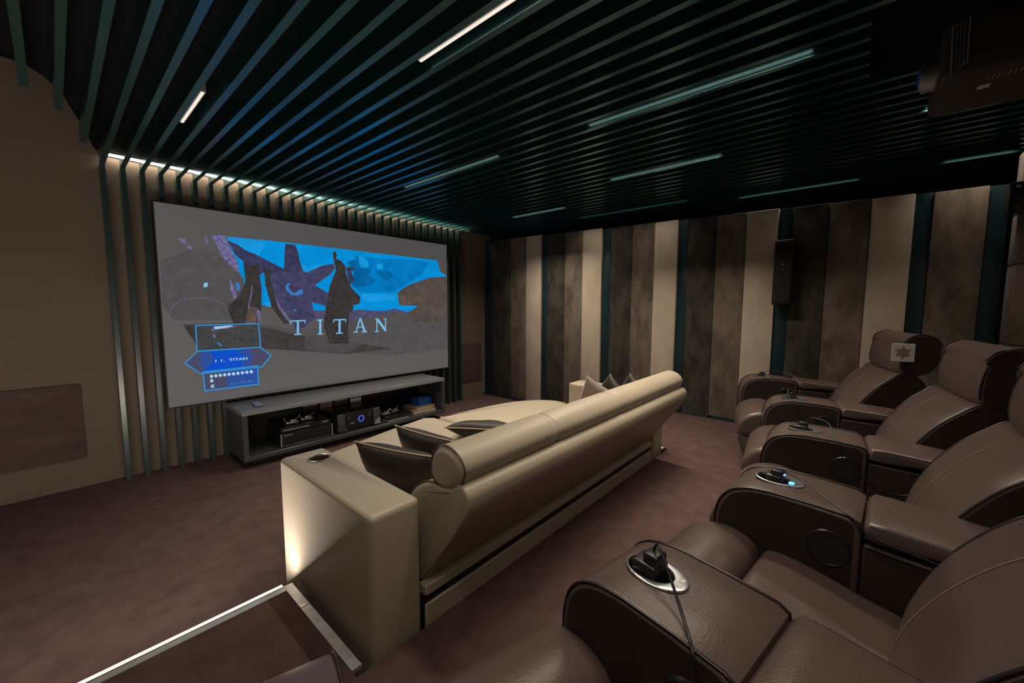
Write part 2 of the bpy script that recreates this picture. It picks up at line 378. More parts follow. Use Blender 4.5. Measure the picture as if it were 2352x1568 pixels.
# picture thrown on the screen: flat colour patches, (colour, layer, [(x, z) in metres on the screen])
PICTURE = [
('sky',1,[(1.019,1.94),(1.502,1.946),(3.303,1.933),(3.329,1.801),(3.445,1.74),(3.444,1.706),(3.153,1.663),(2.857,1.56),(2.721,1.483),(2.73,1.354),(2.967,1.349),(2.914,1.274),(2.698,1.276),(2.386,1.269),(1.802,1.267),(1.634,1.334),(1.254,1.354),(1.126,1.547),(1.069,1.733)]),
('sky_mid',2,[(2.169,1.883),(2.466,1.883),(2.915,1.913),(3.164,1.893),(3.033,1.729),(2.812,1.606),(2.683,1.523),(2.454,1.497),(2.232,1.491),(2.148,1.552),(2.153,1.722),(2.185,1.813)]),
('sky_dark',3,[(2.092,1.814),(2.167,1.847),(2.223,1.816),(2.203,1.77),(2.319,1.76),(2.35,1.781),(2.358,1.717),(2.317,1.687),(2.417,1.636),(2.354,1.578),(2.253,1.556),(2.138,1.551),(2.122,1.622),(2.162,1.695),(2.108,1.763)]),
('sky_dark',3,[(2.399,1.738),(2.579,1.75),(2.644,1.706),(2.587,1.655),(2.522,1.632),(2.481,1.687)]),
('sky_light',3,[(2.241,1.482),(2.649,1.483),(2.669,1.414),(2.297,1.391),(2.239,1.427)]),
('sky_light',3,[(2.226,1.906),(2.312,1.851),(2.34,1.78),(2.241,1.763),(2.215,1.842)]),
('sky_light',3,[(2.422,1.814),(2.496,1.829),(2.515,1.774),(2.442,1.769)]),
('sky_light',3,[(1.025,1.94),(1.314,1.937),(1.301,1.884),(1.256,1.805),(1.167,1.824),(1.028,1.903)]),
('sky_light',3,[(1.617,1.75),(1.679,1.731),(1.811,1.774),(1.826,1.75),(1.669,1.677),(1.623,1.702)]),
('hill',4,[(2.092,1.296),(2.206,1.309),(2.345,1.294),(2.512,1.288),(2.644,1.316),(2.816,1.275),(2.9,1.29),(2.897,1.182),(2.087,1.157)]),
('hill',4,[(1.709,1.299),(1.834,1.302),(1.822,1.216),(1.722,1.219)]),
('metal_dark',5,[(1.023,1.907),(1.088,1.882),(1.167,1.83),(1.221,1.813),(1.471,1.688),(1.455,1.596),(1.275,1.651),(1.247,1.609),(1.136,1.603),(1.129,1.742),(1.073,1.787)]),
('metal_dark',5,[(1.487,1.935),(1.572,1.932),(1.593,1.874),(1.607,1.777),(1.627,1.704),(1.648,1.669),(1.642,1.518),(1.404,1.57),(1.459,1.681),(1.477,1.898)]),
('metal_mid',6,[(1.559,1.65),(1.615,1.694),(1.661,1.673),(1.81,1.749),(1.939,1.784),(1.954,1.734),(1.9,1.671),(1.74,1.553),(1.875,1.473),(1.861,1.336),(1.705,1.386),(1.73,1.219),(1.535,1.076),(1.507,1.304)]),
('metal_mid',6,[(1.349,1.656),(1.492,1.671),(1.648,1.656),(1.629,1.203),(1.512,1.206),(1.395,1.36),(1.346,1.49)]),
('glow',7,[(1.463,1.53),(1.493,1.568),(1.51,1.557),(1.492,1.525),(1.518,1.484),(1.546,1.466),(1.589,1.504),(1.619,1.505),(1.623,1.468),(1.569,1.445),(1.511,1.453),(1.473,1.494)]),
('glow',7,[(1.522,1.299),(1.543,1.32),(1.559,1.296)]),
('metal_light',7,[(0.906,1.94),(1.011,1.944),(1.022,1.88),(1.059,1.791),(1.09,1.734),(1.094,1.639),(1.026,1.684),(0.991,1.731),(0.944,1.86)]),
('sky',8,[(1.075,1.779),(1.129,1.742),(1.137,1.614),(1.095,1.645),(1.089,1.722)]),
('sky',8,[(1.248,1.632),(1.288,1.6),(1.29,1.536),(1.268,1.517),(1.246,1.586)]),
('sky_light',8,[(1.283,1.38),(1.326,1.389),(1.334,1.339),(1.292,1.342)]),
('ground_dark',9,[(1.141,1.704),(1.252,1.719),(1.253,1.621),(1.263,1.505),(1.254,1.33),(1.206,1.185),(1.029,1.191),(0.989,1.331),(1.089,1.443),(1.139,1.558)]),
('rust',10,[(1.153,1.342),(1.213,1.336),(1.231,1.272),(1.196,1.185),(1.116,1.188)]),
('ground_dark',10,[(1.291,1.669),(1.351,1.697),(1.345,1.567),(1.37,1.42),(1.441,1.287),(1.505,1.175),(1.436,1.178),(1.339,1.33),(1.295,1.536)]),
('metal_light',11,[(1.375,1.414),(1.395,1.378),(1.505,1.175),(1.487,1.176),(1.393,1.33)]),
('metal_light',11,[(1.185,1.531),(1.191,1.526),(1.184,1.457),(1.152,1.319),(1.145,1.33),(1.173,1.445)]),
('metal_light',11,[(1.228,1.33),(1.241,1.272),(1.242,1.19),(1.227,1.19),(1.22,1.255),(1.204,1.255)]),
('ground_dark',9,[(1.934,1.894),(1.961,1.914),(1.977,1.873),(1.967,1.838),(2.019,1.817),(2.063,1.768),(2.069,1.69),(2.119,1.551),(2.165,1.498),(2.22,1.445),(2.213,1.372),(2.141,1.354),(2.129,1.3),(2.091,1.264),(2.065,1.076),(2.079,0.94),(1.863,0.955),(1.81,1.131),(1.834,1.302),(1.886,1.542),(1.915,1.612),(1.962,1.717),(1.94,1.818)]),
('metal_dark',9,[(2.071,1.76),(2.183,1.755),(2.125,1.72),(2.16,1.633),(2.111,1.568),(2.086,1.655)]),
('cliff',9,[(3.463,1.737),(3.16,1.705),(2.847,1.598),(2.689,1.508),(2.707,1.356),(2.994,1.351),(2.827,1.265),(2.814,1.194),(3.021,1.148),(3.454,1.135)]),
('cliff',9,[(3.297,1.925),(3.466,1.931),(3.463,1.748),(3.363,1.802),(3.31,1.862)]),
('rust',10,[(2.696,1.474),(3.156,1.463),(3.102,1.399),(2.783,1.366),(2.708,1.365)]),
('ground',8,[(2.076,1.179),(2.698,1.266),(2.976,1.198),(3.45,1.141),(3.444,0.778),(2.595,0.767),(1.616,0.901),(1.097,0.964),(1.245,1.174),(1.624,1.097)]),
('ground_dark',8,[(1.244,1.154),(1.622,1.045),(1.815,1.043),(2.217,0.924),(2.598,0.845),(2.063,0.831),(1.234,0.953)]),
('ground',8,[(0.57,1.691),(0.771,1.814),(0.947,1.796),(1.127,1.585),(1.109,1.218),(0.628,1.23),(0.561,1.352)]),
('ground_dark',9,[(0.681,1.193),(1.232,1.195),(1.235,0.961),(0.783,0.967)]),
('metal_light',9,[(0.692,1.884),(0.731,1.882),(0.745,1.846),(0.717,1.842)]),
('metal_light',9,[(0.734,1.837),(0.762,1.84),(0.777,1.807),(0.76,1.802)]),
('metal_light',9,[(0.864,1.923),(0.875,1.918),(0.89,1.87),(0.875,1.861)]),
('glow_white',9,[(0.837,1.534),(0.864,1.543),(0.862,1.506),(0.832,1.498)]),
('glow',9,[(1.063,1.552),(1.092,1.545),(1.093,1.492),(1.072,1.476),(1.062,1.521)]),
('metal_light',9,[(1.017,1.58),(1.046,1.524),(1.067,1.43),(1.045,1.392),(1.024,1.467)]),
('rust',9,[(0.586,1.693),(0.738,1.716),(0.852,1.711),(0.852,1.704),(0.737,1.705),(0.585,1.682)]),
('metal_light',12,[(2.183,1.231),(2.192,1.233),(2.193,1.227),(2.183,1.225)]),
('metal_light',12,[(1.586,0.948),(1.592,0.949),(1.593,0.945),(1.587,0.944)]),
('metal_light',12,[(2.267,1.438),(2.28,1.441),(2.281,1.433),(2.268,1.431)]),
('hill',12,[(1.095,1.132),(1.104,1.134),(1.105,1.128),(1.096,1.126)]),
('hill',12,[(1.095,1.228),(1.102,1.23),(1.102,1.225),(1.095,1.223)]),
('metal_mid',12,[(1.986,0.963),(1.994,0.964),(1.995,0.959),(1.987,0.958)]),
('hill',12,[(2.172,1.482),(2.186,1.486),(2.187,1.477),(2.172,1.474)]),
('metal_mid',12,[(2.018,0.911),(2.031,0.913),(2.032,0.905),(2.018,0.903)]),
('metal_mid',12,[(0.851,1.637),(0.856,1.639),(0.857,1.634),(0.851,1.633)]),
('rust',12,[(1.108,1.152),(1.112,1.153),(1.113,1.15),(1.109,1.149)]),
('metal_mid',12,[(1.18,1.173),(1.188,1.175),(1.189,1.169),(1.181,1.167)]),
('rust',12,[(2.096,1.124),(2.107,1.126),(2.108,1.119),(2.097,1.117)]),
('metal_mid',12,[(1.091,1.209),(1.098,1.211),(1.099,1.205),(1.091,1.204)]),
('metal_mid',12,[(1.072,1.267),(1.077,1.269),(1.077,1.265),(1.073,1.264)]),
('metal_light',12,[(1.732,1.012),(1.74,1.013),(1.741,1.008),(1.733,1.007)]),
('hill',12,[(1.228,1.132),(1.238,1.134),(1.239,1.126),(1.228,1.125)]),
('rust',12,[(1.727,0.983),(1.733,0.984),(1.733,0.98),(1.728,0.98)]),
('rust',12,[(1.048,1.915),(1.055,1.918),(1.056,1.912),(1.049,1.91)]),
('hill',12,[(1.079,1.218),(1.088,1.22),(1.089,1.213),(1.079,1.211)]),
('hill',12,[(0.954,1.912),(0.958,1.914),(0.958,1.911),(0.955,1.909)]),
('metal_mid',12,[(1.196,1.205),(1.201,1.207),(1.201,1.203),(1.197,1.202)]),
('metal_mid',12,[(1.608,1.043),(1.613,1.044),(1.614,1.041),(1.609,1.04)]),
('metal_light',12,[(0.952,1.79),(0.957,1.792),(0.957,1.788),(0.953,1.787)]),
('metal_mid',12,[(1.981,0.972),(1.995,0.975),(1.996,0.966),(1.982,0.964)]),
('metal_mid',12,[(0.77,1.573),(0.776,1.575),(0.776,1.57),(0.771,1.569)]),
('metal_mid',12,[(0.85,1.494),(0.856,1.496),(0.856,1.491),(0.851,1.49)]),
('metal_mid',12,[(0.774,1.729),(0.778,1.731),(0.779,1.728),(0.774,1.726)]),
('hill',12,[(2.232,1.494),(2.24,1.496),(2.241,1.491),(2.233,1.489)]),
('metal_light',12,[(0.961,1.769),(0.97,1.773),(0.971,1.766),(0.962,1.763)]),
('metal_mid',12,[(0.835,1.58),(0.843,1.583),(0.844,1.576),(0.835,1.574)]),
('hill',12,[(1.121,1.203),(1.13,1.205),(1.131,1.198),(1.121,1.196)]),
('hill',12,[(0.88,1.492),(0.887,1.495),(0.888,1.489),(0.881,1.487)]),
('hill',12,[(1.292,1.119),(1.296,1.12),(1.296,1.117),(1.292,1.116)]),
('hill',12,[(2.089,1.132),(2.095,1.134),(2.096,1.13),(2.09,1.129)]),
('rust',12,[(1.996,0.888),(2.005,0.89),(2.006,0.884),(1.997,0.883)]),
('metal_mid',12,[(1.038,1.678),(1.042,1.679),(1.042,1.677),(1.039,1.676)]),
('rust',12,[(1.867,0.987),(1.875,0.989),(1.876,0.983),(1.868,0.982)]),
('hill',12,[(2.268,1.138),(2.275,1.139),(2.276,1.135),(2.269,1.134)]),
('metal_light',12,[(1.056,1.806),(1.063,1.808),(1.063,1.803),(1.057,1.801)]),
('hill',12,[(1.592,0.939),(1.6,0.94),(1.601,0.935),(1.593,0.934)]),
('metal_light',12,[(1.062,1.927),(1.066,1.928),(1.066,1.925),(1.063,1.924)]),
('rust',12,[(1.268,1.141),(1.272,1.142),(1.273,1.139),(1.269,1.138)]),
('rust',12,[(0.76,1.362),(0.765,1.363),(0.765,1.359),(0.76,1.358)]),
('hill',12,[(0.741,1.697),(0.747,1.699),(0.748,1.694),(0.741,1.692)]),
('rust',12,[(1.09,1.825),(1.098,1.828),(1.098,1.822),(1.09,1.819)]),
('rust',12,[(1.871,0.846),(1.881,0.848),(1.882,0.841),(1.872,0.84)]),
('metal_mid',12,[(0.739,1.525),(0.744,1.527),(0.744,1.522),(0.739,1.521)]),
('hill',12,[(2.336,1.459),(2.35,1.462),(2.351,1.454),(2.337,1.451)]),
('hill',12,[(1.092,1.941),(1.096,1.942),(1.097,1.939),(1.093,1.938)]),
('rust',12,[(1.833,0.943),(1.844,0.945),(1.845,0.937),(1.834,0.936)]),
('hill',12,[(0.96,1.858),(0.969,1.861),(0.969,1.855),(0.961,1.852)]),
('metal_light',12,[(2.346,1.072),(2.357,1.074),(2.358,1.067),(2.346,1.065)]),
('hill',12,[(1.075,1.787),(1.084,1.791),(1.084,1.784),(1.075,1.781)]),
('metal_mid',12,[(1.056,1.766),(1.062,1.768),(1.063,1.764),(1.057,1.762)]),
('metal_mid',12,[(1.253,1.216),(1.261,1.218),(1.262,1.212),(1.253,1.211)]),
('metal_mid',12,[(0.736,1.685),(0.743,1.688),(0.744,1.682),(0.736,1.679)]),
('hill',12,[(1.29,1.214),(1.298,1.216),(1.299,1.21),(1.291,1.209)]),
('metal_mid',12,[(1.078,1.919),(1.085,1.922),(1.086,1.916),(1.078,1.914)]),
('metal_light',12,[(1.22,1.223),(1.226,1.224),(1.226,1.22),(1.221,1.219)]),
('hill',12,[(0.943,1.663),(0.951,1.666),(0.951,1.66),(0.943,1.657)]),
('metal_light',12,[(1.649,0.937),(1.657,0.938),(1.657,0.932),(1.649,0.931)]),
('metal_mid',12,[(1.656,0.957),(1.667,0.959),(1.668,0.951),(1.656,0.95)]),
('rust',12,[(1.055,1.753),(1.064,1.756),(1.065,1.749),(1.056,1.747)]),
('hill',12,[(0.979,1.793),(0.984,1.795),(0.984,1.791),(0.98,1.79)]),
('rust',12,[(2.346,1.336),(2.357,1.338),(2.358,1.332),(2.347,1.33)]),
('rust',12,[(0.866,1.365),(0.87,1.367),(0.871,1.363),(0.866,1.362)]),
('rust',12,[(0.911,1.656),(0.919,1.659),(0.92,1.652),(0.911,1.65)]),
('metal_light',12,[(1.035,1.833),(1.044,1.837),(1.045,1.83),(1.035,1.827)]),
('hill',12,[(2.262,1.382),(2.277,1.385),(2.278,1.376),(2.263,1.373)]),
('rust',12,[(1.053,1.682),(1.061,1.685),(1.062,1.679),(1.054,1.677)]),
('metal_light',12,[(0.605,1.293),(0.607,1.307),(0.611,1.32),(0.618,1.333),(0.626,1.345),(0.637,1.357),(0.65,1.368),(0.665,1.378),(0.681,1.387),(0.699,1.395),(0.718,1.402),(0.738,1.407),(0.76,1.411),(0.781,1.413),(0.803,1.414),(0.826,1.413),(0.848,1.411),(0.869,1.407),(0.89,1.401),(0.909,1.394),(0.927,1.386),(0.944,1.376),(0.958,1.365),(0.971,1.353),(0.981,1.339),(0.988,1.326),(0.993,1.311),(0.99,1.311),(0.985,1.325),(0.978,1.338),(0.968,1.35),(0.956,1.362),(0.941,1.373),(0.925,1.383),(0.907,1.391),(0.888,1.398),(0.868,1.403),(0.847,1.407),(0.825,1.409),(0.803,1.41),(0.781,1.409),(0.76,1.407),(0.739,1.403),(0.719,1.398),(0.7,1.392),(0.683,1.384),(0.667,1.375),(0.652,1.366),(0.64,1.355),(0.629,1.343),(0.62,1.331),(0.614,1.319),(0.61,1.306),(0.608,1.293)]),
('metal_mid',12,[(0.564,1.565),(0.567,1.576),(0.572,1.587),(0.578,1.597),(0.586,1.607),(0.596,1.617),(0.607,1.626),(0.62,1.635),(0.634,1.643),(0.649,1.651),(0.666,1.658),(0.683,1.664),(0.701,1.669),(0.72,1.673),(0.74,1.677),(0.759,1.679),(0.779,1.68),(0.799,1.681),(0.819,1.68),(0.838,1.678),(0.857,1.675),(0.875,1.67),(0.891,1.665),(0.907,1.659),(0.922,1.652),(0.934,1.644),(0.945,1.635),(0.943,1.633),(0.932,1.641),(0.919,1.649),(0.905,1.656),(0.889,1.662),(0.873,1.667),(0.855,1.671),(0.837,1.674),(0.818,1.676),(0.798,1.677),(0.779,1.677),(0.759,1.676),(0.74,1.673),(0.721,1.67),(0.702,1.666),(0.684,1.661),(0.667,1.655),(0.651,1.648),(0.636,1.641),(0.622,1.633),(0.609,1.624),(0.598,1.615),(0.589,1.606),(0.58,1.596),(0.574,1.586),(0.569,1.576),(0.566,1.565)]),
('metal_mid',12,[(0.516,1.439),(0.522,1.448),(0.529,1.458),(0.538,1.467),(0.547,1.476),(0.557,1.485),(0.567,1.493),(0.579,1.501),(0.591,1.508),(0.604,1.515),(0.618,1.522),(0.632,1.528),(0.647,1.533),(0.663,1.538),(0.678,1.542),(0.695,1.545),(0.711,1.548),(0.728,1.55),(0.745,1.551),(0.762,1.552),(0.779,1.552),(0.796,1.551),(0.813,1.549),(0.83,1.547),(0.847,1.544),(0.863,1.54),(0.878,1.535),(0.877,1.533),(0.862,1.537),(0.846,1.541),(0.829,1.544),(0.813,1.547),(0.796,1.548),(0.779,1.549),(0.762,1.549),(0.745,1.548),(0.728,1.547),(0.711,1.545),(0.695,1.542),(0.679,1.539),(0.663,1.535),(0.648,1.53),(0.633,1.525),(0.619,1.519),(0.605,1.513),(0.592,1.506),(0.58,1.499),(0.569,1.491),(0.558,1.483),(0.548,1.475),(0.539,1.466),(0.531,1.457),(0.524,1.447),(0.518,1.438)]),
('menu_dark',14,[(0.762,1.183),(1.222,1.184),(1.228,0.965),(0.761,0.968)]),
('menu_edge',14,[(0.761,0.966),(1.228,0.965),(1.311,0.881),(1.231,0.783),(0.773,0.778),(0.678,0.876)]),
('menu_blue_mid',15,[(0.793,0.965),(1.128,0.966),(1.164,0.89),(1.131,0.786),(0.8,0.783),(0.771,0.868)]),
('menu_blue',16,[(0.855,0.964),(1.032,0.956),(1.101,0.896),(1.061,0.791),(0.815,0.79),(0.801,0.8),(0.872,0.887)]),
('menu_blue_mid',15,[(0.792,0.789),(1.195,0.797),(1.195,0.624),(0.795,0.627)]),
('menu_edge',16,[(0.797,0.784),(0.895,0.785),(0.963,0.714),(0.952,0.636),(0.799,0.633)]),
('menu_blue',15,[(1.004,0.776),(1.186,0.781),(1.187,0.707),(1.076,0.699)]),
('menu_line',18,[(0.757,1.178),(1.227,1.178),(1.227,1.189),(0.758,1.188)]),
('menu_line',18,[(1.217,1.189),(1.223,0.96),(1.233,0.96),(1.227,1.189)]),
('menu_line',18,[(1.233,0.971),(0.758,0.973),(0.757,0.963),(1.233,0.96)]),
('menu_line',18,[(0.765,0.963),(0.766,1.188),(0.758,1.187),(0.757,0.963)]),
('menu_line',18,[(0.788,0.783),(1.2,0.791),(1.2,0.802),(0.788,0.794)]),
('menu_line',18,[(1.19,0.802),(1.19,0.619),(1.2,0.618),(1.2,0.802)]),
('menu_line',18,[(1.2,0.63),(0.791,0.633),(0.792,0.622),(1.2,0.618)]),
('menu_line',18,[(0.8,0.622),(0.796,0.794),(0.788,0.794),(0.791,0.622)]),
('menu_line',18,[(0.757,0.961),(1.233,0.96),(1.233,0.971),(0.757,0.971)]),
('menu_line',18,[(1.221,0.965),(1.311,0.873),(1.318,0.881),(1.227,0.973)]),
('menu_line',18,[(1.31,0.889),(1.224,0.783),(1.232,0.775),(1.318,0.881)]),
('menu_line',18,[(1.236,0.789),(0.769,0.783),(0.769,0.773),(1.236,0.778)]),
('menu_line',18,[(0.779,0.779),(0.677,0.883),(0.672,0.875),(0.774,0.771)]),
('menu_line',18,[(0.677,0.869),(0.767,0.966),(0.762,0.973),(0.672,0.876)]),
('menu_white',17,[(0.883,1.168),(1.028,1.175),(0.997,1.161),(0.896,1.146)]),
('metal_light',16,[(0.865,1.158),(1.061,1.168),(1.023,1.156),(0.892,1.139),(0.864,1.136)]),
('menu_line',17,[(0.882,1.153),(0.891,1.122),(0.885,1.127),(0.879,1.149)]),
('metal_light',17,[(0.873,1.102),(0.894,1.105),(0.888,1.067),(0.878,1.076)]),
('menu_line',17,[(0.897,1.034),(0.915,1.028),(0.938,0.994),(0.927,0.997),(0.904,1.023)]),
('ground',17,[(0.97,1.071),(0.975,1.071),(0.975,1.061),(0.969,1.061)]),
('ground',17,[(1.129,1.118),(1.132,1.118),(1.132,1.112),(1.129,1.113)]),
('ground',17,[(0.991,1.069),(0.993,1.068),(0.993,1.063),(0.99,1.064)]),
('ground',17,[(1.131,1.08),(1.135,1.08),(1.135,1.072),(1.13,1.072)]),
('ground',17,[(1.182,1.108),(1.186,1.107),(1.186,1.1),(1.182,1.1)]),
('ground',17,[(0.955,1.13),(0.957,1.13),(0.957,1.126),(0.955,1.126)]),
('ground',17,[(0.998,1.126),(1.001,1.126),(1.001,1.122),(0.998,1.122)]),
('ground',17,[(1.192,1.105),(1.198,1.105),(1.197,1.095),(1.191,1.095)]),
('ground',17,[(1.105,1.078),(1.11,1.077),(1.109,1.069),(1.104,1.069)]),
('ground',17,[(1.178,1.063),(1.183,1.062),(1.183,1.053),(1.177,1.054)]),
('ground',17,[(1.064,1.082),(1.069,1.082),(1.069,1.073),(1.064,1.074)]),
('ground',17,[(1.063,1.096),(1.066,1.096),(1.066,1.091),(1.063,1.091)]),
('ground',17,[(1.147,1.093),(1.15,1.093),(1.15,1.088),(1.147,1.089)]),
('ground',17,[(0.955,1.076),(0.958,1.076),(0.958,1.07),(0.955,1.07)]),
('ground',17,[(1.017,1.086),(1.023,1.086),(1.022,1.076),(1.017,1.076)]),
('ground',17,[(1.001,1.108),(1.005,1.107),(1.004,1.101),(1.0,1.101)]),
('ground',17,[(0.918,1.078),(0.92,1.078),(0.92,1.074),(0.917,1.074)]),
('ground',17,[(1.183,1.116),(1.186,1.115),(1.185,1.11),(1.182,1.11)]),
('ground',17,[(1.147,1.069),(1.151,1.068),(1.15,1.063),(1.147,1.063)]),
('ground',17,[(1.063,1.098),(1.068,1.098),(1.068,1.089),(1.063,1.089)]),
('ground',17,[(0.96,1.079),(0.966,1.079),(0.965,1.068),(0.959,1.069)]),
('ground',17,[(1.106,1.064),(1.111,1.063),(1.111,1.053),(1.105,1.053)]),
('ground',17,[(1.013,1.074),(1.019,1.074),(1.018,1.065),(1.013,1.065)]),
('ground',17,[(1.074,1.124),(1.079,1.124),(1.078,1.115),(1.074,1.116)]),
('ground',17,[(1.168,1.105),(1.173,1.105),(1.172,1.096),(1.167,1.097)]),
('ground',17,[(1.162,1.084),(1.165,1.084),(1.165,1.079),(1.162,1.08)]),
('menu_white',18,[(0.859,0.744),(0.857,0.736),(0.852,0.732),(0.846,0.73),(0.84,0.733),(0.836,0.739),(0.835,0.747),(0.837,0.754),(0.842,0.759),(0.848,0.76),(0.853,0.757),(0.857,0.751)]),
('menu_white',18,[(0.89,0.744),(0.888,0.737),(0.883,0.732),(0.877,0.731),(0.871,0.733),(0.867,0.739),(0.866,0.747),(0.868,0.754),(0.873,0.759),(0.879,0.76),(0.884,0.757),(0.889,0.751)]),
('menu_white',18,[(0.921,0.744),(0.919,0.737),(0.915,0.732),(0.909,0.731),(0.903,0.734),(0.898,0.74),(0.897,0.747),(0.899,0.754),(0.904,0.759),(0.91,0.76),(0.916,0.758),(0.92,0.752)]),
('menu_white',18,[(0.954,0.744),(0.952,0.737),(0.947,0.732),(0.941,0.731),(0.934,0.734),(0.93,0.74),(0.929,0.747),(0.931,0.755),(0.936,0.76),(0.942,0.761),(0.948,0.758),(0.952,0.752)]),
('menu_white',18,[(0.986,0.744),(0.984,0.737),(0.979,0.732),(0.973,0.731),(0.967,0.734),(0.963,0.74),(0.961,0.748),(0.963,0.755),(0.968,0.76),(0.974,0.761),(0.981,0.758),(0.985,0.752)]),
('menu_white',18,[(1.019,0.745),(1.017,0.737),(1.012,0.732),(1.006,0.731),(1.0,0.734),(0.995,0.74),(0.994,0.748),(0.996,0.755),(1.001,0.76),(1.007,0.761),(1.014,0.759),(1.018,0.752)]),
('menu_white',18,[(1.053,0.745),(1.051,0.737),(1.046,0.733),(1.039,0.731),(1.033,0.734),(1.028,0.74),(1.027,0.748),(1.029,0.756),(1.034,0.761),(1.041,0.762),(1.047,0.759),(1.051,0.753)]),
('menu_white',18,[(1.087,0.745),(1.085,0.738),(1.079,0.733),(1.073,0.731),(1.066,0.734),(1.062,0.741),(1.061,0.748),(1.063,0.756),(1.068,0.761),(1.074,0.762),(1.081,0.759),(1.085,0.753)]),
('menu_white',18,[(1.121,0.745),(1.119,0.738),(1.114,0.733),(1.107,0.732),(1.101,0.735),(1.096,0.741),(1.095,0.749),(1.097,0.756),(1.102,0.761),(1.109,0.763),(1.115,0.76),(1.12,0.753)]),
('menu_white',18,[(1.156,0.746),(1.154,0.738),(1.149,0.733),(1.142,0.732),(1.135,0.735),(1.131,0.741),(1.129,0.749),(1.131,0.757),(1.137,0.762),(1.143,0.763),(1.15,0.76),(1.155,0.754)]),
('menu_white',18,[(0.858,0.705),(0.856,0.698),(0.852,0.693),(0.846,0.692),(0.84,0.695),(0.836,0.701),(0.835,0.709),(0.837,0.716),(0.841,0.721),(0.847,0.722),(0.853,0.719),(0.857,0.713)]),
('menu_white',18,[(0.839,0.672),(0.85,0.672),(0.85,0.645),(0.839,0.644)]),
('menu_white',18,[(0.854,0.672),(0.861,0.672),(0.861,0.645),(0.854,0.645)]),
('title',19,[(1.496,1.206),(1.632,1.207),(1.631,1.195),(1.496,1.195)]),
('title',19,[(1.496,1.206),(1.505,1.202),(1.498,1.172),(1.49,1.171)]),
('title',19,[(1.622,1.203),(1.632,1.207),(1.635,1.173),(1.628,1.171)]),
('title',19,[(1.553,1.2),(1.573,1.2),(1.567,1.067),(1.547,1.067)]),
('title',19,[(1.525,1.073),(1.59,1.073),(1.589,1.061),(1.525,1.061)]),
('title',19,[(1.767,1.205),(1.789,1.204),(1.783,1.059),(1.761,1.059)]),
('title',19,[(1.746,1.207),(1.803,1.21),(1.803,1.198),(1.746,1.195)]),
('title',19,[(1.746,1.066),(1.801,1.066),(1.8,1.054),(1.745,1.054)]),
('title',19,[(1.913,1.206),(2.046,1.208),(2.045,1.195),(1.913,1.194)]),
('title',19,[(1.913,1.206),(1.923,1.201),(1.915,1.169),(1.906,1.168)]),
('title',19,[(2.035,1.203),(2.046,1.208),(2.05,1.17),(2.042,1.169)]),
('title',19,[(1.967,1.2),(1.99,1.199),(1.985,1.059),(1.962,1.058)]),
('title',19,[(1.936,1.065),(2.011,1.065),(2.011,1.052),(1.935,1.052)]),
('title',19,[(2.203,1.213),(2.22,1.212),(2.275,1.057),(2.245,1.057)]),
('title',19,[(2.203,1.213),(2.214,1.198),(2.161,1.058),(2.148,1.058)]),
('title',19,[(2.176,1.119),(2.244,1.122),(2.247,1.112),(2.172,1.108)]),
('title',19,[(2.126,1.065),(2.18,1.066),(2.18,1.055),(2.125,1.053)]),
('title',19,[(2.217,1.064),(2.287,1.066),(2.286,1.053),(2.217,1.053)]),
('title',19,[(2.391,1.204),(2.43,1.205),(2.527,1.075),(2.524,1.049),(2.511,1.05),(2.405,1.188)]),
('title',19,[(2.405,1.194),(2.418,1.192),(2.413,1.056),(2.401,1.055)]),
('title',19,[(2.515,1.201),(2.528,1.201),(2.524,1.055),(2.512,1.066)]),
('title',19,[(2.383,1.06),(2.43,1.062),(2.43,1.05),(2.383,1.048)]),
('title',19,[(2.493,1.201),(2.537,1.204),(2.537,1.195),(2.493,1.192)]),
('title',19,[(2.388,1.204),(2.419,1.205),(2.419,1.195),(2.388,1.194)]),
]
def picture(name, sel):
    v = []; f = []; fm = []
    for mt, ly, pts in PICTURE:
        if not sel(mt, ly): continue
        n = len(v); v += [(a-TX, -.0205-.00022*ly, b-TZ) for a, b in pts]; f.append(tuple(range(n, n+len(pts)))); fm.append(names.index(mt))
    me = bpy.data.meshes.new(name); me.from_pydata(v, [], f)
    for k in names: me.materials.append(pm[k])
    for i, q in enumerate(me.polygons): q.material_index = fm[i]
    bm = bmesh.new(); bm.from_mesh(me); bmesh.ops.triangulate(bm, faces=[q for q in bm.faces if len(q.verts) > 4], ngon_method='EAR_CLIP'); bm.to_mesh(me); bm.free()
    return link(bpy.data.objects.new(name, me), t)
pl = picture('projected_landscape', lambda m, l: m not in ('title',) and not (m.startswith('menu') or l in (17,)) )
LETTERS = [(-1, 1.70), (1.70, 1.85), (1.85, 2.10), (2.10, 2.33), (2.33, 9)]
_pic = PICTURE
tx = lambda pts: sum(a for a, b in pts)/len(pts)
for x0, x1 in LETTERS:
    PICTURE = [q for q in _pic if q[0] == 'title' and x0 <= tx(q[2]) < x1]
    pt = picture('title_letter', lambda m, l: True)
PICTURE = _pic
pmn = picture('projected_menu', lambda m, l: m.startswith('menu') or (l in (17,) and m != 'title'))
def text(name, s, x, z, size, mt, width=None, bold=0.0, dy=.0252):
    cu = bpy.data.curves.new(name, 'FONT'); cu.body = s; cu.size = size; cu.offset = bold; cu.space_character = 1.05
    o = bpy.data.objects.new(name, cu); C.objects.link(o)
    dg = bpy.context.evaluated_depsgraph_get(); me = bpy.data.meshes.new_from_object(o.evaluated_get(dg)); bpy.data.objects.remove(o)
    xs = [q.co.x for q in me.vertices]; w0 = max(xs)-min(xs); kx = (width/w0) if width else 1
    for q in me.vertices: q.co = Vector(((q.co.x-min(xs))*kx + x - TX, -dy, q.co.y + z - TZ))
    me.materials.clear(); me.materials.append(pm[mt]); return me
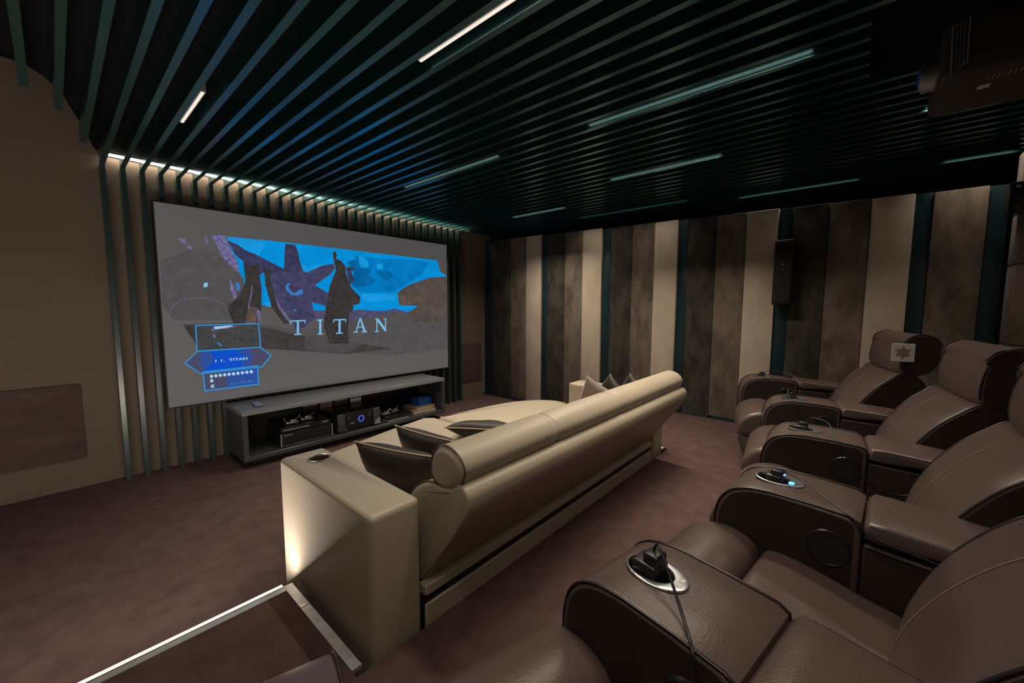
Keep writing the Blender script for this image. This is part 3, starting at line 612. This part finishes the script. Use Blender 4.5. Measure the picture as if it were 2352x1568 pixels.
for s_, x_, w_ in (('1 1.', .880, .068), ('TITAN', .978, .140)):
    me = text('projected_caption', s_, x_, .862, .032, 'menu_white', w_, .0009)
    link(bpy.data.objects.new('projected_caption', me), t)
me = text('projected_clock', '01:10:45', .974, .650, .030, 'menu_line', .178)
link(bpy.data.objects.new('projected_clock', me), t)

# ------------------------------------------------------------------ console
CX0, CX1, CY0, CY1, CZ0, CZ1 = .936, 3.02, 3.70, 4.185, .070, .490
t = thing('media_console', ((CX0+CX1)/2, (CY0+CY1)/2, CZ0-.07), 'long low open dark grey media console under the screen', 'console')
cx, cy = (CX0+CX1)/2, (CY0+CY1)/2
hx, hy = (CX1-CX0)/2, (CY1-CY0)/2; th = .036
MB().rbox(-hx, hx, -hy, hy, .490-th, .490, .002, 1).build('top', M_['console_top_lit'], t)
MB().rbox(-hx, hx, -hy, hy, .070, .070+th, .002, 1).build('bottom_shelf', M_['console'], t)
MB().rbox(-hx, -hx+.04, -hy+.001, hy, .070+th, .490-th, .001, 1).build('side_panel', M_['console'], t)
MB().rbox(hx-.04, hx, -hy+.001, hy, .070+th, .490-th, .001, 1).build('side_panel', M_['console'], t)
MB().box(-hx+.04, hx-.04, hy-.012, hy-.001, .070+th, .490-th).build('back_panel', M_['console_in'], t)
MB().box(-hx+.09, hx-.09, -hy+.12, hy-.02, .0, .070).build('plinth', M_['matblack'], t)
CS = CZ0+th   # shelf top
def item(name, loc, lab, cat, group=None, rz=0): return thing(name, loc, lab, cat, group, rz)
# remote on top
t = item('remote_control', (1.10, 3.88, .490), 'small pale lilac remote control lying on the console top', 'remote control', rz=-.1)
MB().rbox(-.030, .030, -.075, .075, 0, .018, .005, 2).build('body', mat('lilac_plastic', (.26, .25, .40), .4), t, 40)
for r_ in range(4):
    for c_ in range(3): pass
b = MB()
for r_ in range(5):
    for c_ in range(3): b.cyl((-.015+.015*c_, -.05+.022*r_, .018), .004, .002, 8)
b.build('buttons', M_['white'], t)
# receiver with player on top
t = item('av_receiver', (1.455, 3.93, CS), 'wide black receiver with a silver front edge on the console shelf, left of the amplifier', 'receiver')
MB().rbox(-.225, .225, -.18, .18, .008, .118, .004, 2).build('body', M_['plastic'], t, 40)
MB().rbox(-.225, .225, -.184, -.178, .006, .012, .001, 1).build('lower_trim', M_['console'], t)
for q0 in (-.228, .220): MB().rbox(q0, q0+.008, -.186, -.176, .008, .118, .001, 1).build('edge_trim', M_['steel'], t)
MB().box(-.20, -.13, -.1825, -.1795, .098, .104).build('badge', M_['steel'], t)
for sx in (-.18, .18):
    for sy in (-.14, .14): MB().cyl((sx, sy, 0), .016, .009, 12).build('foot', M_['matblack'], t)
t = item('disc_player', (1.455, 3.93, CS+.118), 'slim black disc player stacked on the wide black receiver', 'disc player')
MB().rbox(-.215, .215, -.17, .17, .004, .048, .003, 2).build('body', M_['plastic'], t, 40)
MB().box(-.20, .02, -.1715, -.1695, .022, .030).build('disc_slot', M_['steel'], t)
MB().box(.14, .19, -.1725, -.1695, .026, .040).build('display', M_['copper'], t)
for sx in (-.17, .17):
    for sy in (-.13, .13): MB().cyl((sx, sy, 0), .014, .005, 12).build('foot', M_['matblack'], t)
# amplifier
t = item('power_amplifier', (1.955, 3.92, CS), 'tall black amplifier with curved front and glowing blue ring dial', 'amplifier')
MB().rbox(-.225, .225, -.17, .17, .012, .185, .006, 2).build('body', M_['plastic'], t, 40)
for q0, q1 in ((-.225, -.150), (.150, .225)): MB().rbox(q0, q1, -.186, -.168, .012, .185, .010, 3).build('front_cheek', M_['console'], t, 40)
b = MB(); b.tube([(.02+.028*math.cos(2*PI*k/24), -.172, .105+.028*math.sin(2*PI*k/24)) for k in range(24)], .005, 6, False, True); b.build('ring_dial', M_['bluering'], t, 60)
MB().cyl((.02, -.170, .105), .017, -.014, 20, 'y').build('knob', M_['plastic'], t, 40)
for q0 in (-.115, .105): MB().tube([(q0, -.172, .115), (q0+.02, -.172, .150)], .0018, 5).build('dial_pointer', M_['bright'], t)
MB().box(-.10, -.05, -.1725, -.1695, .072, .080).build('badge', M_['bright'], t); MB().box(-.16, -.13, -.1885, -.185, .02, .026).build('badge', M_['bright'], t)
mesh('silver_corner', [(.155, -.1875, .018), (.222, -.1875, .018), (.222, -.1875, .085), (.205, -.1875, .080), (.17, -.1875, .05)], [(0,1,2,3,4)], M_['steel'], t)
for sx in (-.17, .17):
    for sy in (-.13, .13): MB().cyl((sx, sy, 0), .018, .013, 12).build('foot', M_['matblack'], t)
# slim game box
t = item('game_console', (2.39, 3.86, CS), 'slim black and silver console box right of the amplifier', 'game console')
MB().rbox(-.13, .13, -.14, .14, .003, .026, .003, 2).build('lower_shell', M_['steel'], t, 40)
MB().rbox(-.135, .135, -.145, .14, .026, .048, .004, 2).build('upper_shell', M_['plastic'], t, 40)
for sx in (-.1, .1):
    for sy in (-.1, .1): MB().cyl((sx, sy, 0), .01, .004, 10).build('foot', M_['matblack'], t)
# trinkets: metal toy ship / model cars
def toy(name, loc, lab, seed, base=False):
    rnd = random.Random(seed)
    t = item(name, loc, lab, 'ornament', rz=rnd.uniform(-.3, .3))
    MB().rbox(-.055, .045, -.022, .022, .012, .030, .006, 2).rbox(-.02, .03, -.018, .018, .030, .048, .008, 2).build('body', M_['bright'], t, 40)
    for sx in (-.035, .03):
        for sy in (-.022, .018): MB().cyl((sx, sy, .012), .012, .005, 14, 'y').build('wheel', M_['matblack'], t, 40)
    for q_ in ([(-.05, 0, .03), (-.07, 0, .055), (-.06, 0, .07)], [(.03, .01, .045), (.06, .01, .06)]): MB().tube(q_, .003, 6).build('arm', M_['copper'] if base else M_['bright'], t, 40)
toy('model_tractor', (1.36, 3.83, CS+.166), 'small shiny metal model with copper arm on top of the disc player, at left', 3, True)
toy('model_tractor', (1.50, 3.86, CS+.166), 'small shiny metal model on top of the disc player, next to the copper-armed one', 8)
toy('model_tractor', (2.31, 3.84, CS+.048), 'small shiny metal model on the slim console box, nearer the amplifier', 12)
toy('model_tractor', (2.44, 3.87, CS+.048), 'small shiny metal model on the slim console box, farther from the amplifier', 15)
# disc cases leaning at the back
for i, (x0, x1, mt) in enumerate(((1.565, 1.71, 'plastic'), (1.725, 1.865, 'copper'), (1.885, 2.03, 'plastic'), (2.05, 2.19, 'paper'))):
    t = item('disc_case', ((x0+x1)/2, 4.135, CS), ['black disc case with white top edge leaning at the back of the shelf, leftmost', 'brown and black disc case at the back of the shelf, second from left',
        'dark disc case at the back of the shelf, left of the pale one', 'pale grey printed disc case at the back of the shelf behind the amplifier'][i], 'disc case')
    w_ = (x1-x0)/2
    MB().rbox(-w_, w_, -.008, .006, 0, .265, .003, 1).build('case', M_['plastic'], t)
    MB().box(-w_+.004, w_-.004, -.0095, -.0082, .235, .240).box(-w_+.004, w_-.004, -.0095, -.0082, .250, .254).build('title_band', M_['white'], t)
    MB().box(-w_+.008, w_-.008, -.0092, -.0082, .15, .228).build('cover_picture', M_['paper'] if i == 3 else (M_['copper'] if i == 1 else M_['console']), t)
# books and blue box
def book(x, y, z, w, d, h, lab, rz):
    t = item('book', (x, y, z), lab, 'book', rz=rz)
    MB().box(-w/2+.004, w/2-.004, -d/2+.003, d/2-.006, .003, h-.003).build('pages', M_['pages'], t)
    MB().rbox(-w/2, w/2, -d/2, d/2, 0, .003, .001, 1).rbox(-w/2, w/2, -d/2, d/2, h-.003, h, .001, 1).rbox(-w/2, w/2, d/2-.005, d/2, 0, h, .001, 1).build('cover', M_['book'], t)
book(2.80, 3.93, CS, .30, .30, .032, 'tan book at the bottom of the pile at the right end of the shelf', -.10)
book(2.82, 3.94, CS+.032, .27, .26, .028, 'tan book lying on the bottom book, under the blue boxes', .05)
for i in range(2):
    t = item('blue_box', (2.85, 3.94, CS+.060+.044*i), ['bright blue case lying on the books, the lower of two', 'bright blue case on top of the pile at the right of the shelf'][i], 'box', rz=.08-.16*i)
    MB().rbox(-.09, .09, -.085, .085, 0, .026, .003, 2).build('lower_shell', M_['blue'], t, 40)
    MB().rbox(-.09, .09, -.085, .085, .030, .043, .003, 2).build('lid', M_['blue'], t, 40)
    MB().box(-.087, .087, -.082, .082, .026, .030).build('seam', M_['plastic'], t)

# ------------------------------------------------------------------ beige sofa
SO = Vector((1.82, 1.60, 0))
sofa = thing('sofa', SO, 'long beige leather sofa facing the screen, seen from behind', 'sofa')
T = Matrix.Translation(-SO)
b = MB().rbox(.595, .787, 1.100, 1.852, .02, .695, .022, 4); arm = b.build('armrest', M_['sofa'], sofa, 60, T)
pr = []
b = MB().tube([(.598, 1.12, .683), (.598, 1.83, .683)], .0014, 6); b.build('seam', M_['sofa_pipe'], arm, 60, T)
def drill(o, c, rx, ry, depth, A=None):
    """cuts a round hole for a cup holder into the finished part"""
    n = 36; v = [Vector((c[0]+rx*math.cos(2*PI*k/n), c[1]+ry*math.sin(2*PI*k/n), c[2]+z)) for z in (.03, -depth) for k in range(n)]
    if A is not None: v = [A @ q for q in v]
    cu = mesh('hole', v, [(k, (k+1) % n, n+(k+1) % n, n+k) for k in range(n)] + [tuple(range(n)), tuple(range(n, 2*n))], M_['plastic'])
    cu.parent = o.parent
    md = o.modifiers.new('hole', 'BOOLEAN'); md.operation = 'DIFFERENCE'; md.object = cu; md.solver = 'EXACT'
    bpy.context.view_layer.update()
    dg = bpy.context.evaluated_depsgraph_get(); me = bpy.data.meshes.new_from_object(o.evaluated_get(dg))
    o.modifiers.clear(); o.data = me; bpy.data.objects.remove(cu)
def cup(name, parent, c, rx, ry, M__=None, ringmat='chrome', depth=.06, inner='plastic'):
    """silver ring plate with a dark well"""
    n = 36; v = []; f = []; q_ = (1 if rx == ry else 0)
    prof = [(1.0, 0.0, 0), (.985, .0035, 0), (.93, .0045, 0), (.86 if q_ else .77, .003, .2), (.83 if q_ else .73, -.004, .2), (.78 if q_ else .68, -depth, .2), (0.001, -depth, .2)]
    for a, z, sh_ in prof:
        for k in range(n): v.append(Vector((c[0]+rx*a*math.cos(2*PI*k/n), c[1]+ry*a*math.sin(2*PI*k/n)+(0 if q_ else ry*sh_), c[2]+z)))
    for j in range(len(prof)-1):
        for k in range(n): f.append((j*n+k, j*n+(k+1) % n, (j+1)*n+(k+1) % n, (j+1)*n+k))
    if M__ is not None: v = [M__ @ q for q in v]
    fm = [0 if j < 4 else 1 for j in range(len(prof)-1) for k in range(n)]
    return mesh(name, v, f, None, parent, 40, [M_[ringmat], M_[inner]], fm)
drill(arm, (.708, 1.715, .695), .0405, .0405, .085, T)
cut = cup('cup_holder', arm, (.708, 1.715, .6955), .047, .047, T, 'chrome', .08, 'bronze')
MB().rbox(2.862, 3.052, 1.100, 1.852, .02, .695, .022, 4).build('armrest', M_['sofa'], sofa, 60, T)
Mz = Matrix(((0,1,0,0), (0,0,1,0), (1,0,0,0), (0,0,0,1)))
s1 = [(.79, 1.16), (1.868, 1.16), (1.872, 2.40), (1.80, 2.475), (1.62, 2.44), (1.40, 2.395), (1.05, 2.30), (.80, 2.235)]
pad(s1[:3]+[tuple(q)[:2] for q in catmull([(*a, 0) for a in s1[3:]], 4, False)], .29, .50, .035, 5, 1, T @ Mz).build('seat', M_['sofa'], sofa, 50)
s2 = [(1.876, 1.16), (2.860, 1.16), (2.862, 1.87)] + [tuple(q)[:2] for q in catmull([(2.93, 1.90, 0), (2.945, 2.02, 0), (2.86, 2.17, 0), (2.68, 2.29, 0), (2.45, 2.35, 0), (2.15, 2.38, 0), (1.90, 2.40, 0)], 5, False)] + [(1.878, 2.38)]
pad(s2, .29, .50, .035, 5, 1, T @ Mz).build('seat', M_['sofa'], sofa, 50)
MB().rbox(.80, 2.855, 1.20, 2.18, .06, .29, .01, 2).build('base', M_['sofa'], sofa, 40, T)
for x0, x1 in ((.790, 1.772), (1.778, 2.80)):
    MB().rbox(x0, x1, 1.085, 1.125, .334, .371, .003, 1).build('rear_rail', M_['sofa'], sofa, 40, T)
    MB().rbox(x0, x1, 1.085, 1.097, .15, .302, .003, 1).build('rear_rail', M_['sofa'], sofa, 40, T)
MB().box(.80, 2.80, 1.0975, 1.19, .06, .36).build('rear_recess', M_['matblack'], sofa, 0, T)
MB().rbox(2.80, 2.862, 1.12, 1.3, .2, .5, .004, 1).build('side_panel', M_['sofa'], sofa, 40, T)
sh = [(1.118, .372), (1.00, .530), (.888, .690)] + [tuple(q)[:2] for q in catmull([(.876, .722, 0), (.877, .755, 0), (.893, .778, 0), (.92, .785, 0)], 4, False)] + [(.955, .765), (1.02, .66), (1.17, .40), (1.165, .372)]
pad(sh, .800, 2.872, .010, 3, 6, T).build('back_shell', M_['sofa'], sofa, 50)
bc = [tuple(q)[:2] for q in catmull([(.955, .762, 0), (1.03, .752, 0), (1.10, .742, 0), (1.175, .690, 0), (1.225, .600, 0), (1.235, .51, 0), (1.17, .42, 0), (1.095, .50, 0), (1.015, .62, 0), (.955, .71, 0)], 5)]
pad(bc, .800, 2.870, .020, 4, 6, T).build('back_cushion', M_['sofa'], sofa, 60)
hr = [tuple(q)[:2] for q in catmull([(.996, .895, 0), (1.043, .874, 0), (1.070, .820, 0), (1.062, .768, 0), (1.015, .743, 0), (.955, .752, 0), (.916, .790, 0), (.903, .838, 0), (.937, .880, 0)], 5)]
def hump(co):
    x = co.x; e = 0
    for s in (1.345, 1.915): e += -.007*math.exp(-((x-s)/.018)**2)
    c = Vector((x, .985, .82)); dd = (co-c); L = dd.length
    return c + dd*(1+e/L) if L > .01 else co
hd = pad(hr, .800, 2.875, .028, 5, 70, T, hump).build('headrest', M_['sofa'], sofa, 60)
def outline(prof, x, off=0.002):
    cy_ = sum(a[0] for a in prof)/len(prof); cz_ = sum(a[1] for a in prof)/len(prof)
    return [Vector((x, a[0]+(a[0]-cy_)*off, a[1]+(a[1]-cz_)*off)) for a in prof]
for x in (.812,): MB().tube(outline(hr, x, .012), .0034, 6, False, True).build('piping', M_['sofa_pipe'], hd, 60, T)
for x in (1.345, 1.915): MB().tube(outline(hr, x, -.085), .002, 6, False, True).build('seam', M_['sofa_pipe'], hd, 60, T)
MB().tube(outline(bc, .812, .008)[:28], .003, 6).build('piping', M_['sofa_pipe'], hd, 60, T)

# ------------------------------------------------------------------ scatter cushions
def cushion(name, lab, A, u, v, w, h, d, mt, pipe, group=None):
    """A = middle of the top edge, u along the top edge, v from the top edge down"""
    u = Vector(u).normalized(); v = Vector(v); v = (v-u*v.dot(u)).normalized(); n_ = u.cross(v)
    A = Vector(A); c = A + v*h/2; n = 18; V = []; F = []
    for s in (1, -1):
        for i in range(n+1):
            for j in range(n+1):
                a, bb = -1+2*i/n, -1+2*j/n
                x = w/2*a*(1-.07*(1-bb*bb)); y = h/2*bb*(1-.07*(1-a*a))
                z = s*d/2*(max(0, (1-a*a)*(1-bb*bb)))**.42*(1+.05*math.sin(5*a+3*bb))
                V.append(u*x+v*y+n_*z)
    for s in (0, 1):
        for i in range(n):
            for j in range(n):
                q = s*(n+1)**2
                F.append((q+i*(n+1)+j, q+(i+1)*(n+1)+j, q+(i+1)*(n+1)+j+1, q+i*(n+1)+j+1))
    t = thing(name, c, lab, 'cushion', group)
    me = mesh('cover', V, F, M_[mt], t, 180)
    bm = bmesh.new(); bm.from_mesh(me.data); bmesh.ops.remove_doubles(bm, verts=bm.verts, dist=.0005); bmesh.ops.recalc_face_normals(bm, faces=bm.faces); bm.to_mesh(me.data); bm.free()
    for q in me.data.polygons: q.use_smooth = True
    if pipe:
        P = []
        for k in range(n): P.append((-1+2*k/n, -1))
        for k in range(n): P.append((1, -1+2*k/n))
        for k in range(n): P.append((1-2*k/n, 1))
        for k in range(n): P.append((-1, 1-2*k/n))
        MB().tube([u*(w/2*a*(1-.07*(1-b2*b2)))+v*(h/2*b2*(1-.07*(1-a*a))) for a, b2 in P], .0042, 6, False, True).build('piping', M_[pipe], t, 60)
    return t
cushion('scatter_cushion', 'dark brown velvet cushion with tan piping wedged by the left sofa armrest', (.955, 1.535, .712), (.28, -.95, 0), (.42, .14, -.9), .46, .27, .15, 'velvet', 'velvet_edge', 'velvet cushions')
cushion('scatter_cushion', 'dark velvet cushion with piping standing second from the left sofa armrest', (1.175, 1.610, .715), (.10, -.99, .0), (.42, .1, -.9), .44, .27, .14, 'velvet', 'velvet_edge', 'velvet cushions')
cushion('scatter_cushion', 'dark velvet cushion lying lower, third from the left sofa armrest', (1.60, 1.66, .625), (.45, -.80, .02), (.80, .45, -.30), .42, .36, .12, 'velvet', 'velvet_edge', 'velvet cushions')
cushion('scatter_cushion', 'taupe cloth cushion with a dark corner tipped against the far sofa arm', (2.67, 1.395, .752), (.06, -.90, -.40), (.12, .66, -.76), .35, .34, .10, 'taupe', None, 'taupe cushions')
cushion('scatter_cushion', 'brown cushion behind the taupe one at the far end of the sofa', (2.76, 1.300, .745), (0, -.72, -.62), (.05, .72, -.65), .29, .29, .10, 'velvet', None, 'taupe cushions')
cushion('scatter_cushion', 'folded brown cushion at the far end of the sofa, nearest its headrest', (2.82, 1.165, .765), (0, -.80, -.60), (0, .70, -.70), .28, .28, .08, 'velvet', None, 'taupe cushions')

# ------------------------------------------------------------------ recliners
CUPS = [(3.646, .546), (2.886, .268), (2.18, .154), (1.477, .16), (.782, .284), (.098, .469)]
def th_at(x): return -math.atan(.172*(x-1.83))
AZ = .573      # arm top above the platform
arm_main = [(.128, .015), (.150, .25), (.152, .40)] + [tuple(q)[:2] for q in catmull([(.150, .455, 0), (.138, .505, 0), (.108, .545, 0), (.060, .567, 0), (.0, .574, 0)], 4, False)] + [(-.10, .572), (-.185, .566), (-.203, .556), (-.206, .540), (-.206, .015)]
arm_rear = [(-.209, .015), (-.209, .50), (-.215, .506), (-.42, .497), (-.72, .470), (-.74, .45), (-.74, .015)]
arm_lid = [(-.211, .520), (-.209, .552), (-.222, .566), (-.26, .566), (-.46, .551), (-.50, .545), (-.62, .528), (-.63, .50), (-.50, .508), (-.36, .516), (-.25, .512)]
def RZ(a): return Matrix.Rotation(a, 4, 'Z')
def frame_at(x, y, th): return Matrix.Translation(Vector((x, y, PZ))) @ RZ(-th)
def make_arm(root, RM, cx_, cy_, th, near_disc=True):
    A = RM.inverted() @ frame_at(cx_, cy_, th)
    hw = .118
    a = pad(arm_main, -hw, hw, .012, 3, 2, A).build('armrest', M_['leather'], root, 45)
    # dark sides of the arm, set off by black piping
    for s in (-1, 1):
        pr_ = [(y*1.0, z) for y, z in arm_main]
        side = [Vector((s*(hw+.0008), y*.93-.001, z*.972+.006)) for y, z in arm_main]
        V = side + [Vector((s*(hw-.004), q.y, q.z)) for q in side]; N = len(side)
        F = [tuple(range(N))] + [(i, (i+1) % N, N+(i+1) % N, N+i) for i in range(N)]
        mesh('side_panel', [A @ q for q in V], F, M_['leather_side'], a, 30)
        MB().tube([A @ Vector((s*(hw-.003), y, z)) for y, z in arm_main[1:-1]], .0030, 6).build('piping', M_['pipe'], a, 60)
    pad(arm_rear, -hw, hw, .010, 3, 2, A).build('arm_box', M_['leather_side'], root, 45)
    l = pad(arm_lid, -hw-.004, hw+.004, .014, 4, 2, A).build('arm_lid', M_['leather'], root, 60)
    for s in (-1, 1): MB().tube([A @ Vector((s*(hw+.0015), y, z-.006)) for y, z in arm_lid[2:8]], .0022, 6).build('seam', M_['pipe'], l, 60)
    drill(a, (0, .0132, AZ), .0345, .0495, .07, A)
    cup('cup_holder', a, (0, 0, AZ+.0012), .046, .066, A)
    # black round opening on the arm's left side
    b = MB(); b.cyl((-hw-.0005, -.140, .466), .050, -.006, 30, 'x', .046); b.tube([(-hw-.006, -.140+.046*math.cos(2*PI*k/30), .466+.046*math.sin(2*PI*k/30)) for k in range(30)], .002, 6, False, True)
    b.build('side_port', M_['plastic'], a, 40, A)
    return A
back_low = [tuple(q)[:2] for q in catmull([(-.322, .345, 0), (-.318, .400, 0), (-.332, .462, 0), (-.358, .525, 0), (-.395, .590, 0), (-.440, .652, 0), (-.488, .700, 0), (-.535, .738, 0), (-.60, .742, 0), (-.665, .70, 0), (-.67, .60, 0), (-.63, .45, 0), (-.56, .32, 0), (-.42, .30, 0)], 4)]
back_head = [tuple(q)[:2] for q in catmull([(-.545, .742, 0), (-.536, .785, 0), (-.539, .835, 0), (-.552, .895, 0), (-.580, .942, 0), (-.622, .965, 0), (-.668, .962, 0), (-.706, .938, 0), (-.722, .89, 0), (-.715, .80, 0), (-.67, .745, 0), (-.60, .728, 0)], 4)]
seat_p = [tuple(q)[:2] for q in catmull([(-.018, .340, 0), (-.020, .385, 0), (-.050, .405, 0), (-.14, .398, 0), (-.25, .375, 0), (-.34, .360, 0), (-.42, .33, 0), (-.40, .27, 0), (-.20, .26, 0), (-.04, .27, 0)], 4)]
roll_p = [tuple(q)[:2] for q in catmull([(-.012, .335, 0), (-.010, .385, 0), (.015, .415, 0), (.065, .430, 0), (.125, .425, 0), (.180, .400, 0), (.222, .350, 0), (.232, .290, 0), (.215, .250, 0), (.12, .25, 0), (.02, .26, 0)], 4)]
foot_p = [(.224, .262), (.232, .240), (.190, .120), (.150, .060), (.120, .055), (.120, .10), (.15, .24), (.19, .262)]
labels = ['brown leather recliner at the far end, with a pale card on its headrest', 'brown leather recliner second from the right wall', 'brown leather recliner third from the right wall, its headrest cut by the frame edge',
          'brown leather recliner whose whole seat shows in the foreground between two armrests', 'brown leather recliner nearest the camera, only its footrest end showing at the bottom']
def bulge(co):
    return Vector((co.x, co.y - .018*(abs(co.x)/.25)**3 if co.z > .35 and co.y > -.56 else co.y, co.z))
roots = []
for i in range(5):
    a_, b_ = CUPS[i], CUPS[i+1]; c = ((a_[0]+b_[0])/2, (a_[1]+b_[1])/2); th = th_at(c[0])
    root = thing('recliner', (c[0], c[1], PZ), labels[i], 'recliner', 'recliners', -th)
    RM = frame_at(c[0], c[1], th); roots.append((root, RM))
    pad(seat_p, -.243, .243, .022, 4, 4).build('seat', M_['leather'], root, 60)
    pad(roll_p, -.243, .243, .028, 5, 4).build('seat_front', M_['leather'], root, 60)
    pad(foot_p, -.236, .236, .008, 2, 2).build('footrest', M_['leather'], root, 45)
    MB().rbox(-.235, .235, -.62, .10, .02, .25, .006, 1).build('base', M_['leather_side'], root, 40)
    bk = pad(back_low, -.262, .262, .020, 4, 6, None, bulge).build('backrest', M_['leather'], root, 60)
    hd = pad(back_head, -.264, .264, .020, 4, 6, None, bulge).build('headrest', M_['leather'], root, 60)
    for s in (-1, 1):
        for pf_, par, rng in ((back_low, bk, slice(0, 30)), (back_head, hd, slice(2, 32))):
            cy_ = sum(a[0] for a in pf_)/len(pf_); cz_ = sum(a[1] for a in pf_)/len(pf_)
            pts = [bulge(Vector((s*.257, a[0], a[1]))) for a in pf_][rng]
            MB().tube(pts, .0032, 6).build('piping', M_['pipe'], par, 60)
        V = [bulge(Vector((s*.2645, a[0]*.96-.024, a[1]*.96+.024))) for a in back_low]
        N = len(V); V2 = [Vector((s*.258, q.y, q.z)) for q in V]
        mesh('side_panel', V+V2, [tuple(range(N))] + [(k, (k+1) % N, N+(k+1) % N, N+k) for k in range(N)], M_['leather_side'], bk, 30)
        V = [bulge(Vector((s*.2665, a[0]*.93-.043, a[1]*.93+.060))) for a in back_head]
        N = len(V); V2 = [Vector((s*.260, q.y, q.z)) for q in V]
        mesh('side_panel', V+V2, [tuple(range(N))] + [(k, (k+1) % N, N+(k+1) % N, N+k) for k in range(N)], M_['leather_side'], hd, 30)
    MB().tube([Vector((.02, a[0]+.0012, a[1]+.0006)) for a in back_low[4:26]], .0012, 5).build('stitch_line', M_['stitch'], bk, 60)
    if i == 0: make_arm(root, RM, a_[0], a_[1], th_at(a_[0]))
    if i == 4: b_ = (.128, .560)          # the outer arm stands a little forward
    make_arm(root, RM, b_[0], b_[1], th_at(b_[0]))

# ------------------------------------------------------------------ cup holder plugs with cords
plug_l = ['black plug in the armrest by the right wall, thin cord arching behind it', 'upright black plug in the cup holder second from the right wall, cord hanging forward',
          'black plug in the middle cup holder, cord looping over the armrest side', 'black plug glowing blue in a cup holder, cord running back along the arm',
          'large black plug in the nearest silver cup holder, cord dropping over the arm']
cords = [
 [(0, 0, .02), (.0, -.02, .045), (.0, -.08, .05), (-.03, -.16, .035), (-.09, -.23, .008), (-.115, -.26, -.02), (-.125, -.40, -.06)],
 [(-.01, .01, .06), (-.02, .03, .055), (-.06, .03, .02), (-.115, .0, -.0), (-.126, -.02, -.06), (-.128, -.06, -.14), (-.128, -.16, -.22)],
 [(0, -.01, .045), (-.005, -.03, .06), (-.03, -.08, .05), (-.10, -.10, .012), (-.126, -.115, -.01), (-.130, -.13, -.06), (-.128, -.17, -.10), (-.13, -.24, -.155), (-.13, -.32, -.16), (-.13, -.37, -.10), (-.13, -.41, -.045), (-.125, -.50, -.06)],
 [(0, -.01, .03), (-.01, -.03, .035), (-.05, -.09, .02), (-.09, -.14, .008), (-.125, -.19, -.006), (-.127, -.22, -.035), (-.126, -.30, -.050), (-.124, -.40, -.065), (-.122, -.50, -.085)],
 [(0, .01, .04), (.0, .0, .064), (-.015, -.02, .058), (-.045, -.06, .03), (-.08, -.10, .010), (-.118, -.135, .000), (-.128, -.145, -.03), (-.130, -.15, -.12), (-.130, -.16, -.24)]]
for i in range(5):
    x, y = CUPS[i]; th = th_at(x)
    t = thing('charging_plug', (x, y, PZ+AZ), plug_l[i], 'plug', 'plugs in the cup holders', -th)
    k = 1.25 if i == 4 else 1.0
    b = MB(); b.rbox(-.022*k, .022*k, -.012, .036*k, -.055, .020*k, .008, 3)
    if i == 1: b.rbox(-.012, .012, -.012, .012, .010, .050, .004, 2)
    b.rbox(-.016*k, .016*k, -.012, .022, .014*k, .036*k, .006, 3); b.build('plug_body', M_['plastic'], t, 45)
    MB().tube(catmull(cords[i], 6, False), .0023 if i < 4 else .0028, 8).build('cord', M_['plastic'], t, 60)
    if i == 3:
        MB().cyl((-.012, -.034, .004), .0075, .004, 14).build('indicator_light', M_['blueled'], t)
        MB().cyl((-.006, -.012, .0225), .005, .003, 14).build('indicator_light', M_['blueled'], t)
    if i == 4:
        MB().rbox(.006, .020, -.055, -.045, .004, .0065, .001, 1).rbox(-.012, .002, -.058, -.048, .004, .0065, .001, 1).build('touch_button', M_['white'], t)

# pale card on the far headrest
root, RM = roots[0]
Mc = RM @ Matrix.Translation(Vector((-.276, -.556, .865)))
t = thing('card', Mc.translation, 'small square white card printed with a brown star, on the far recliner headrest', 'card', None, -th_at(3.266))
MB().rbox(-.002, .002, -.049, .049, -.051, .051, .001, 1).build('card_sheet', M_['paper'], t)
st = [(.040 if k % 2 == 0 else .020) for k in range(12)]
st = []
for k in range(12):
    r_ = .038 if k % 2 == 0 else .021; a = PI/2 + PI*k/6; st.append(Vector((-.0026, -r_*math.cos(a), r_*math.sin(a))))
mesh('printed_star', st, [tuple(range(12))], M_['ink'], t)
MB().rbox(.001, .005, -.004, .004, -.075, -.05, .001, 1).build('hook', M_['plastic'], t)

# ------------------------------------------------------------------ projector
t = thing('projector', (2.235, -.52, 2.12), 'dark ceiling projector with slotted vents at the upper right', 'projector')
MB().rbox(-.185, .185, -.34, .36, .0, .19, .02, 3).build('body', M_['projector'], t, 40)
b = MB(); b.cyl((-.02, .36, .09), .055, .035, 28, 'y').cyl((-.02, .395, .09), .045, .008, 28, 'y'); b.build('lens_barrel', M_['chrome'], t, 40)
b = MB(); b.cyl((-.02, .402, .09), .038, .006, 28, 'y', .020); b.build('lens', M_['blue'], t, 40)
b = MB()
g = [Vector((-.187, .335, .005)), Vector((-.187, .300, .045)), Vector((-.187, .302, .180)), Vector((-.187, .340, .168))]
b.tube([Vector((-.188, q.y, q.z)) for q in g], .0022, 6, False, True)
for j in range(1, 4):
    y0 = .335 - .035*j/4
    b.tube([Vector((-.188, y0, .02+.02*j/4)), Vector((-.188, y0+.004, .168))], .0009, 5)
b.build('filter_grille', M_['steel'], t, 40)
b = MB()
for j in range(8): b.box(-.14, -.10, .24-.012*j, .244-.012*j, -.002, .0005)
b.build('bottom_vent', M_['stitch'], t)
b = MB()
for j in range(3): b.box(-.06+.012*j, -.052+.012*j, .225, .255, -.0018, .0005)
b.build('rating_label', M_['white'], t)
MB().cyl((0, 0, .19), .04, .12, 20).cyl((0, 0, .31), .07, .52, 20).build('ceiling_mount', M_['projector'], t, 40)

# text and datablock names stay plain
for o in bpy.data.objects:
    if o.type == 'MESH': o.data.name = o.name
